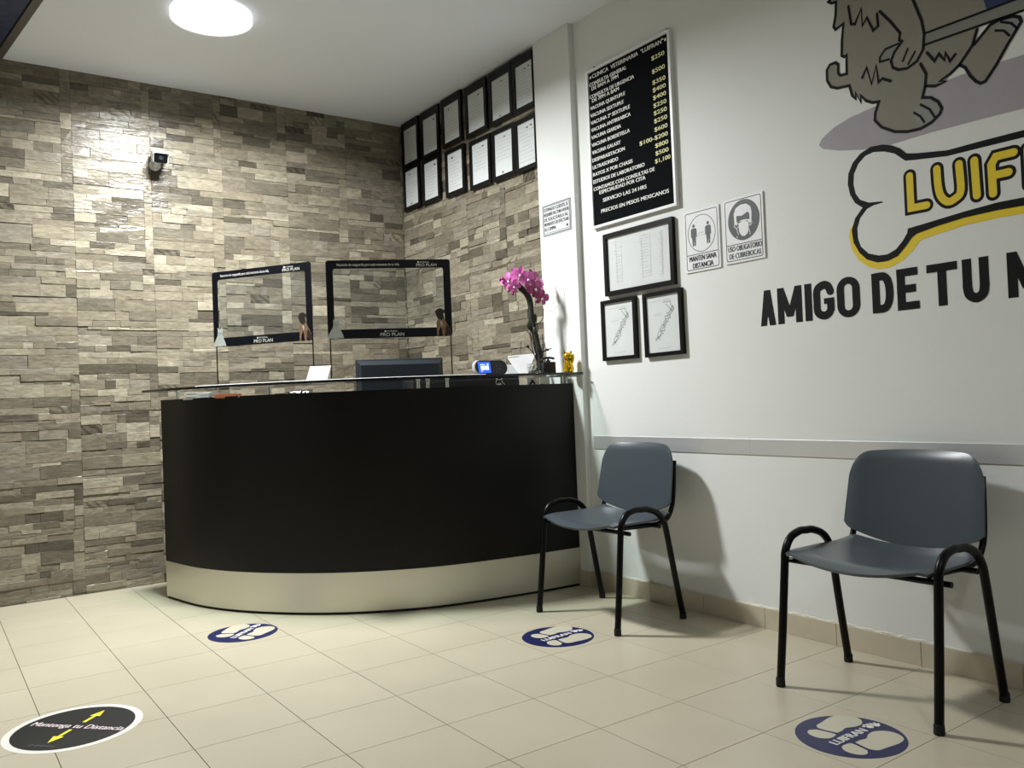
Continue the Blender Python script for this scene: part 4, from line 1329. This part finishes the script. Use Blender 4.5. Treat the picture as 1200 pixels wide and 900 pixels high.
STROKES = [[(-1.859,2.464),(-1.867,2.461),(-1.852,2.449),(-1.834,2.447),(-1.838,2.4),(-1.849,2.358),(-1.841,2.344),(-1.808,2.354),(-1.817,2.293),(-1.821,2.238),(-1.81,2.229),(-1.801,2.232),(-1.804,2.163),(-1.831,2.166),(-1.839,2.178),(-1.837,2.209),(-1.848,2.221),(-1.872,2.221),(-1.886,2.205),(-1.887,2.166),(-1.872,2.136),(-1.845,2.122),(-1.795,2.116),(-1.786,2.076),(-1.772,2.058),(-1.772,2.082),(-1.752,2.038),(-1.753,2.066),(-1.732,2.039),(-1.707,2.024),(-1.682,2.02),(-1.698,1.984),(-1.701,1.958),(-1.676,1.925),(-1.628,1.895),(-1.581,1.882),(-1.534,1.879),(-1.494,1.89),(-1.465,1.91),(-1.457,1.927),(-1.469,1.953),(-1.493,1.975),(-1.522,1.984),(-1.51,2.024),(-1.505,2.061),(-1.523,2.102)],[(-1.507,2.02),(-1.476,2.009),(-1.44,2.013),(-1.459,2.021),(-1.424,2.033),(-1.392,2.053),(-1.347,2.102),(-1.33,2.148)],[(-1.392,2.053),(-1.374,2.038),(-1.358,2.004),(-1.341,1.98),(-1.327,1.969),(-1.312,1.971),(-1.276,2.013),(-1.239,2.065),(-1.195,2.122),(-1.2,2.138),(-1.219,2.148),(-1.263,2.153),(-1.289,2.147),(-1.341,2.103)],[(-1.662,2.342),(-1.622,2.287),(-1.59,2.235),(-1.595,2.213),(-1.585,2.203),(-1.614,2.177),(-1.629,2.149),(-1.623,2.124),(-1.603,2.109),(-1.57,2.103),(-1.535,2.116),(-1.511,2.149),(-1.505,2.202),(-1.512,2.25),(-1.538,2.332),(-1.556,2.378)],[(-1.599,2.201),(-1.648,2.199),(-1.67,2.177),(-1.671,2.161),(-1.636,2.158)],[(-1.566,2.17),(-1.585,2.134)],[(-1.54,2.151),(-1.566,2.117)],[(-1.784,2.409),(-1.776,2.34),(-1.761,2.334),(-1.733,2.381),(-1.732,2.316),(-1.713,2.339),(-1.69,2.283),(-1.671,2.292),(-1.673,2.337)],[(-1.742,2.128),(-1.723,2.159),(-1.707,2.092),(-1.686,2.153),(-1.68,2.09),(-1.664,2.098),(-1.634,2.079)],[(-1.498,2.132),(-1.474,2.095),(-1.458,2.114),(-1.44,2.086),(-1.436,2.109),(-1.422,2.076),(-1.404,2.092)],[(-1.53,1.962),(-1.499,1.936),(-1.484,1.906)],[(-1.554,1.941),(-1.532,1.921),(-1.52,1.898)],[(-1.255,2.144),(-1.225,2.128),(-1.21,2.107)],[(-1.273,2.123),(-1.248,2.113),(-1.233,2.092)],[(-1.502,2.201),(-1.355,2.199),(-1.222,2.198),(-1.104,2.195),(-0.981,2.192)],[(-1.505,2.162),(-1.333,2.158),(-1.186,2.154),(-1.107,2.151),(-0.983,2.141)]]
STROKES += [[(-1.859, 2.464), (-1.857, 2.506), (-1.835, 2.55), (-1.74, 2.62), (-1.60, 2.655), (-1.45, 2.62), (-1.355, 2.53), (-1.312, 2.40), (-1.32, 2.279)],
            [(-1.312, 2.40), (-1.20, 2.43), (-1.09, 2.37), (-1.04, 2.27), (-1.07, 2.2)]]
BONE_OUT = [(-1.589,1.807),(-1.613,1.832),(-1.644,1.851),(-1.677,1.862),(-1.723,1.866),(-1.765,1.852),(-1.797,1.826),(-1.817,1.789),(-1.821,1.751),(-1.814,1.711),(-1.795,1.675),(-1.766,1.652),(-1.798,1.618),(-1.814,1.576),(-1.809,1.53),(-1.787,1.488),(-1.758,1.458),(-1.718,1.441),(-1.679,1.44),(-1.639,1.452),(-1.606,1.483),(-1.583,1.509),(-1.567,1.518),(-1.494,1.531),(-1.401,1.542),(-1.292,1.545),(-1.215,1.543)]
BONE_OUT_TOP = [(-1.204,1.78),(-1.334,1.781),(-1.446,1.78),(-1.553,1.798)]
BONE_IN = [(-1.205,1.757),(-1.335,1.759),(-1.447,1.76),(-1.566,1.777),(-1.594,1.782),(-1.609,1.796),(-1.633,1.818),(-1.671,1.835),(-1.711,1.844),(-1.745,1.838),(-1.774,1.816),(-1.793,1.783),(-1.797,1.745),(-1.79,1.709),(-1.774,1.683),(-1.74,1.665),(-1.686,1.658),(-1.686,1.653),(-1.721,1.651),(-1.748,1.643),(-1.777,1.614),(-1.79,1.578),(-1.789,1.54),(-1.779,1.509),(-1.75,1.479),(-1.71,1.465),(-1.677,1.464),(-1.644,1.477),(-1.617,1.503),(-1.6,1.527),(-1.597,1.542),(-1.516,1.55),(-1.4,1.562),(-1.291,1.57),(-1.214,1.569)]
BONE_YEL = [(-1.806,1.6),(-1.823,1.578),(-1.826,1.553),(-1.818,1.506),(-1.792,1.461),(-1.753,1.429),(-1.713,1.415),(-1.667,1.416),(-1.621,1.434),(-1.582,1.463),(-1.556,1.492),(-1.519,1.5),(-1.402,1.516),(-1.293,1.52),(-1.216,1.518),(-1.214,1.551),(-1.291,1.553),(-1.4,1.55),(-1.493,1.54),(-1.579,1.52),(-1.644,1.489),(-1.711,1.457),(-1.777,1.493)]
LETTERS = [[(-1.581,1.725),(-1.581,1.611),(-1.525,1.61)],[(-1.484,1.726),(-1.482,1.666),(-1.474,1.629),(-1.452,1.606),(-1.426,1.612),(-1.407,1.635),(-1.409,1.724)],[(-1.359,1.723),(-1.356,1.606)],[(-1.305,1.601),(-1.306,1.696),(-1.291,1.718),(-1.237,1.718)],[(-1.3,1.659),(-1.255,1.659)]]
MX, MZ = -1.5, 1.5
t = thing('wall_mural', 'painted wall logo of shaggy grey animal legs above a bone reading LUIFRAN', 'mural', matrix=wall_frame(XR, -MX, MZ))
loc = lambda L: [(a - MX, b - MZ) for a, b in L]
def paint(name, outline, z, m):
    mb = MB(); mb.flat(loc(outline), z)
    return mb.build(name, M[m], t)
paint('ground_shadow', SHADOW, 0.0006, 'mauve')
paint('blue_cloth', BLUE, 0.0008, 'blue')
paint('body', FUR, 0.0010, 'fur')
paint('raised_foot', FOOT, 0.0012, 'fur')
paint('pole', POLE, 0.0013, 'pole')
paint('pole_end', HANDLE, 0.0014, 'pole')
ARM = STROKES[3]
paint('arm', ARM[:4] + ARM[4:15], 0.00145, 'fur')
paint('toes', [(-1.53, 1.962), (-1.52, 1.984), (-1.493, 1.975), (-1.469, 1.953), (-1.457, 1.927), (-1.465, 1.91), (-1.494, 1.893), (-1.522, 1.884), (-1.545, 1.905), (-1.556, 1.940)], 0.0012, 'toe')
paint('foot_toes', [(-1.274, 2.123), (-1.255, 2.146), (-1.219, 2.148), (-1.2, 2.138), (-1.197, 2.122), (-1.233, 2.080), (-1.245, 2.106)], 0.00135, 'toe')
mb = MB()
for s in STROKES:
    mb.stroke(loc(s), 0.0105 if len(s) > 5 else 0.008, 0.0018)
mb.build('black_outline', M['mblack'], t)
# the bone, mirrored past the edge of the picture to its right-hand end
YEND = -0.70
mir = lambda L: [(2 * -1.19 - a, b) for a, b in L[::-1]]
def whole(L):
    return L + mir(L)
yel = [p for p in BONE_YEL[:15]]
yel = yel + [(2 * -1.19 - a + 0.0, b) for a, b in yel[::-1]] + [(-0.62, 1.62), (-1.75, 1.62)]
paint('yellow_shadow', yel, 0.0007, 'myellow')
outer = BONE_OUT_TOP[::-1][::-1]
OUT = BONE_OUT_TOP[::1] + BONE_OUT
OUT = OUT + mir(OUT)
paint('bone_outline', OUT, 0.0019, 'mblack')
INN = BONE_IN + mir(BONE_IN)
paint('bone', INN, 0.0022, 'paint')
ML = [s for s in LETTERS]
ML += [[(-1.195, 1.605), (-1.195, 1.718)], [(-1.195, 1.718), (-1.145, 1.712), (-1.135, 1.685), (-1.150, 1.662), (-1.190, 1.656)], [(-1.160, 1.655), (-1.128, 1.606)],
       [(-1.085, 1.606), (-1.048, 1.720), (-1.010, 1.606)], [(-1.068, 1.645), (-1.028, 1.645)], [(-0.965, 1.606), (-0.965, 1.720), (-0.895, 1.606), (-0.895, 1.720)]]
GROUPS = [[0], [1], [2], [3, 4], [5, 6, 7], [8, 9], [10]]
def letter_path(k):
    L = loc(ML[k])
    return [(p.x, p.y) for p in smooth_path([(a, b, 0) for a, b in L], 4)] if k in (1, 6) else L
for g in GROUPS:
    mb = MB()
    for n_, k in enumerate(g):
        mb.stroke(letter_path(k), 0.047, 0.0024 + 0.0003 * n_)
    lt = mb.build('letter_outline', M['mblack'], t)
    mb = MB()
    for n_, k in enumerate(g):
        mb.stroke(letter_path(k), 0.0255, 0.0034 + 0.0003 * n_)
    mb.build('letter', M['myellow'], lt)
# painted slogan under the bone
t = thing('wall_slogan', 'black painted slogan AMIGO DE TU under the bone on the right wall', 'lettering', matrix=wall_frame(XR, 2.2415, 1.2565))
def block_letter(ch, x0, x1, h, sw=0.031):
    """painted block capital made of straight and rounded bars"""
    mb = MB()
    w = x1 - x0
    def bar(a, b, c, d, z=0.0008):          # leaning bar from (a, b) to (c, d), cut level
        mb.flat([(x0 + a - sw / 2, b), (x0 + a + sw / 2, b), (x0 + c + sw / 2, d), (x0 + c - sw / 2, d)], z)
    def hbar(a, c, y, t=sw * 0.9, z=0.0015):
        mb.flat([(x0 + a, y), (x0 + c, y), (x0 + c, y + t), (x0 + a, y + t)], z)
    e = sw / 2
    if ch == 'A':
        bar(e, 0, w / 2, h); bar(w - e, 0, w / 2, h, 0.0011); hbar(e + 0.012, w - e - 0.012, h * 0.24, sw * 0.7)
    elif ch == 'M':
        bar(e, 0, e, h); bar(w - e, 0, w - e, h); bar(e, h, w / 2, h * 0.18, 0.0011); bar(w - e, h, w / 2, h * 0.18, 0.0014)
    elif ch == 'I':
        mb.flat([(x0, 0), (x1, 0), (x1, h), (x0, h)], 0.0012)
    elif ch == 'E':
        bar(e, 0, e, h); hbar(0, w, 0); hbar(0, w * 0.86, h / 2 - sw * .42); hbar(0, w * 0.96, h - sw * 0.9)
    elif ch == 'T':
        bar(w / 2, 0, w / 2, h); hbar(0, w, h - sw * 0.9)
    elif ch == 'O':
        mb.ring(rrect(x0, -.003, x1, h + .003, w * .48, 8), rrect(x0 + sw, sw * .75, x1 - sw, h - sw * .75, (w - 2 * sw) * .48, 8), 0.0006, 0.0012)
    elif ch == 'D':
        bar(e, 0, e, h)
        P = smooth_path([(x0 + e, h - sw * .45, 0), (x0 + w * .62, h - sw * .55, 0), (x1 - e, h * .68, 0), (x1 - e, h * .32, 0), (x0 + w * .62, sw * .55, 0), (x0 + e, sw * .45, 0)], 6)
        mb.stroke([(p.x, p.y) for p in P], sw * .95, 0.0014)
    elif ch == 'U':
        P = smooth_path([(x0 + e, h * .42, 0), (x0 + e, h * .36, 0), (x0 + e + .006, h * .18, 0), (x0 + w / 2, sw * .45, 0), (x1 - e - .006, h * .18, 0), (x1 - e, h * .36, 0), (x1 - e, h * .42, 0)], 6)
        bar(e, h * .38, e, h); bar(w - e, h * .38, w - e, h)
        mb.stroke([(p.x, p.y) for p in P], sw, 0.0014)
    elif ch == 'G':
        P = smooth_path([(x1 - e, h * .72, 0), (x1 - e - .010, h - sw * .65, 0), (x0 + w / 2, h - sw * .45, 0), (x0 + e + .003, h * .80, 0), (x0 + e, h * .5, 0), (x0 + e + .003, h * .2, 0), (x0 + w / 2, sw * .45, 0), (x1 - e - .008, sw * .75, 0), (x1 - e, h * .28, 0)], 6)
        mb.stroke([(p.x, p.y) for p in P], sw, 0.0014)
        bar(w - e, h * .2, w - e, h * .52, 0.0018); hbar(w * .52, w, h * .40, sw * .7, 0.0022)
    return mb.build('letter', M['mblack'], t)
for s, x0, x1, h in (('A', -.006, .070, .146), ('M', .081, .197, .146), ('I', .210, .242, .146), ('G', .249, .340, .146), ('O', .352, .448, .146), ('D', .496, .578, .146), ('E', .593, .674, .147),
                     ('T', .703, .808, .146), ('U', .824, .910, .146), ('M', .966, 1.086, .146)):
    block_letter(s, x0, x1, h)

# ------------------------------------------------------------------ floor stickers
def foot_outline(s):
    """one shoe print pointing along +x, s = +1 or -1 for the side it curves to: sole, heel"""
    sole = [(x, y * 1.16) for x, y in [(-.030, -.030), (-.040, .012), (-.028, .030), (0.0, .034), (.030, .038), (.060, .040), (.090, .034), (.108, .016), (.112, -.006), (.100, -.026), (.075, -.038), (.045, -.036), (.018, -.026), (-.005, -.030)]]
    heel = [(x, y * 1.16) for x, y in [(-.052, .014), (-.042, -.030), (-.060, -.038), (-.082, -.036), (-.098, -.020), (-.100, .002), (-.088, .020), (-.070, .024)]]
    return [(x, y * s) for x, y in sole], [(x, y * s) for x, y in heel]
def clip_disc(pts, r):
    out = []
    for x, y in pts:
        d = math.hypot(x, y)
        out.append((x, y) if d <= r else (x * r / d, y * r / d))
    return out
def blue_sticker(x, y, rot, label, shift):
    t = thing('floor_sticker', label, 'floor sticker', (x, y, 0.0001), rot, group='blue footprint stickers')
    R_ = 0.150
    mb = MB(); mb.prism(circle(0, 0, R_, 48), 0.0, 0.0008); mb.build('disc', M['sblue'], t)
    for s in (1, -1):
        so, he = foot_outline(s)
        dx = 0.020 if s > 0 else -0.002
        dy = 0.070 * s + shift * s
        for nm, L in (('sole_print', so), ('heel_print', he)):
            L = [(p.x, p.y) for p in smooth_path([(a + dx, b + dy, 0) for a, b in L + L[:1]], 4)][:-1]
            mb = MB(); mb.flat(clip_disc(L, R_ + 0.0005), 0.0012); mb.build(nm, M['sfoot'], t)
    text('lettering', 'LUIFRAN', -0.085, -0.014, 0.028, M['swhite'], t, z=0.0014, width=0.150, heavy=0.003)
    mb = MB()
    for cx, cy, rr in ((0.098, 0.0, 0.011), (0.086, 0.012, .005), (0.096, 0.017, .005), (0.108, 0.014, .005), (0.114, 0.004, .005), (0.122, -0.006, 0.010), (0.118, 0.010, .005), (0.130, 0.006, .005), (0.135, -0.004, .0045)):
        mb.flat(circle(cx, cy, rr, 12), 0.0014 + 0.00004 * rr)
    mb.build('paw_mark', M['swhite'], t)
blue_sticker(2.148, 1.437, 0.0, 'blue round footprint sticker on the floor in front of the nearest chair', 0.0)
blue_sticker(2.160, 2.792, 0.06, 'blue round footprint sticker on the floor beside the chair next to the counter', 0.0)
blue_sticker(1.170, 3.812, 0.72, 'blue round footprint sticker on the floor before the left end of the counter', 0.0)
t = thing('distance_sticker', 'black round floor sticker with white rim and yellow arrows', 'floor sticker', (0.390, 3.062, 0.0001))
mb = MB(); mb.prism(circle(0, 0, 0.203, 56), 0.0, 0.0006); mb.build('white_rim', M['swhite'], t)
mb = MB(); mb.prism(circle(0, 0, 0.180, 56), 0.0006, 0.0011); mb.build('disc', M['sblack'], t)
text('lettering', 'Mantenga tu Distancia', 0, -0.010, 0.030, M['spink'], t, z=0.0015, width=0.335, align='CENTER', rot=-0.825, heavy=0.002)
for s in (1, -1):
    c, d = math.cos(0.78), math.sin(0.78)
    P = [(.030, -.006), (.085, -.006), (.085, -.019), (.136, 0), (.085, .019), (.085, .006), (.030, .006)]
    mb = MB(); mb.flat([((a * c - b * d) * s + .010, (a * d + b * c) * s + 0.004) for a, b in P], 0.0016); mb.build('arrow', M['syellow'], t)
# small faded emblem near the rim
mb = MB()
for k in range(-4, 5):
    a = -1.75 + k * 0.0
    mb.flat(circle(-0.105 + 0.010 * k * 0.7, -0.105 - 0.010 * k * 0.75 + (0.006 if k % 2 else 0), 0.005, 8), 0.0016)
mb.build('emblem', M['grey'], t)

# ------------------------------------------------------------------ chairs
def chair(x, y, label, rot=0.0):
    t = thing('visitor_chair', label, 'chair', (x, y, 0), rot, group='visitor chairs along the right wall')
    LOOP = [(0.0, 0.012), (0.022, 0.20), (0.042, 0.39), (0.050, 0.448), (0.080, 0.488), (0.130, 0.504), (0.165, 0.503)]
    LOOP2 = [(0.165, 0.503), (0.205, 0.500), (0.262, 0.478), (0.298, 0.438), (0.314, 0.386), (0.350, 0.200), (0.388, 0.012)]
    for s in (-1, 1):
        yy = lambda z: s * (0.268 - 0.006 * min(1, z / 0.45))
        for L, nm in ((LOOP, 0), (LOOP2, 1)):
            P = smooth_path([(a, yy(z), z) for a, z in L], 5)
            mb = MB(); mb.tube(P, 0.0135, 12, flatten=1.0)
            lg = mb.build('leg', M['blackmetal'], t, smooth=True)
            e = L[0] if nm == 0 else L[-1]
            mb = MB(); mb.lathe([(0.0145, 0.0), (0.0155, 0.003), (0.0150, 0.026), (0.0137, 0.030)], e[0], yy(0), 12)
            mb.build('foot_cap', M['rubber'], lg, smooth=True)
        # upright tube that carries the backrest
        U = smooth_path([(0.10, s * 0.205, 0.424), (0.22, s * 0.205, 0.420), (0.31, s * 0.212, 0.420), (0.362, s * 0.220, 0.438), (0.392, s * 0.224, 0.485), (0.408, s * 0.222, 0.55), (0.430, s * 0.214, 0.69)], 5)
        mb = MB(); mb.tube(U, 0.0105, 10); mb.build('back_upright', M['blackmetal'], t, smooth=True)
    for xx, zz, hw in ((0.075, 0.412, 0.285), (0.275, 0.418, 0.262)):
        mb = MB(); mb.tube([(xx, -hw, zz), (xx, hw, zz)], 0.0095, 10); mb.build('cross_rail', M['blackmetal'], t, smooth=True)
    # seat shell
    def shell(fn, nu, nv, th, name):
        mb = MB()
        top = [[Vector(fn(i / nu, -1 + 2 * j / nv)) for j in range(nv + 1)] for i in range(nu + 1)]
        nrm = []
        for i in range(nu + 1):
            row = []
            for j in range(nv + 1):
                du = top[min(i + 1, nu)][j] - top[max(i - 1, 0)][j]
                dv = top[i][min(j + 1, nv)] - top[i][max(j - 1, 0)]
                n = du.cross(dv)
                row.append(n.normalized() if n.length > 1e-9 else Vector((0, 0, 1)))
            nrm.append(row)
        W_ = nv + 1
        vs = [top[i][j] for i in range(nu + 1) for j in range(W_)] + [top[i][j] - nrm[i][j] * th for i in range(nu + 1) for j in range(W_)]
        o = (nu + 1) * W_
        fs = []
        for i in range(nu):
            for j in range(nv):
                a = i * W_ + j
                fs += [(a, a + W_, a + W_ + 1, a + 1), (o + a, o + a + 1, o + a + W_ + 1, o + a + W_)]
        for i in range(nu):
            a, b = i * W_, (i + 1) * W_
            fs += [(a, o + a, o + b, b), (a + nv, b + nv, o + b + nv, o + a + nv)]
        for j in range(nv):
            a, b = j, j + 1
            fs += [(a, b, o + b, o + a), (nu * W_ + a, o + nu * W_ + a, o + nu * W_ + b, nu * W_ + b)]
        mb.add(vs, fs)
        return mb.build(name, M['chair'], t, smooth=True)
    def seat(u, v):
        hw = 0.255
        if u < 0.28:
            hw *= 0.955 + 0.045 * (1 - (1 - u / 0.28) ** 2.2)
        if u > 0.6:
            hw -= 0.030 * ((u - 0.6) / 0.4) ** 1.5
        lip = max(0.0, (0.20 - u) / 0.20)
        xx = -0.006 + 0.372 * u + 0.030 * (abs(v) ** 2.6) * max(0, 1 - u / 0.35)
        z = 0.462 - 0.025 * (1 - v * v) * (1 - 0.35 * lip) - 0.026 * lip ** 2 * (1 - 0.75 * v * v) + 0.014 * max(0, (u - 0.72) / 0.28) ** 2
        if abs(v) > 0.86:
            z -= 0.012 * ((abs(v) - 0.86) / 0.14) ** 2
        return (xx, v * hw, z)
    shell(seat, 18, 20, -0.010 * -1, 'seat')
    def back(u, v):
        # u: 0 bottom .. 1 top
        av = abs(v)
        zt = 0.764 - 0.010 * v * v - 0.070 * max(0.0, (av - 0.66) / 0.34) ** 3.2
        zb = 0.444 + 0.056 * av ** 1.9 + 0.012 * max(0.0, (av - 0.9) / 0.1) ** 2
        z = zb + (zt - zb) * u
        hw = 0.243 - 0.010 * u
        xx = 0.388 + (z - 0.45) * 0.19 - 0.036 * v * v
        if u > 0.9:
            xx += 0.010 * ((u - 0.9) / 0.1) ** 2 * (1 - av ** 3)
        if av > 0.8:
            xx += 0.008 * ((av - 0.8) / 0.2) ** 2
        return (xx, -v * hw, z)
    shell(back, 18, 44, 0.010, 'backrest')
    return t
chair(2.348, 2.898, 'slate grey plastic chair with black legs standing next to the counter')
chair(2.340, 1.550, 'slate grey plastic chair with black legs under the slogan, nearest the viewer')
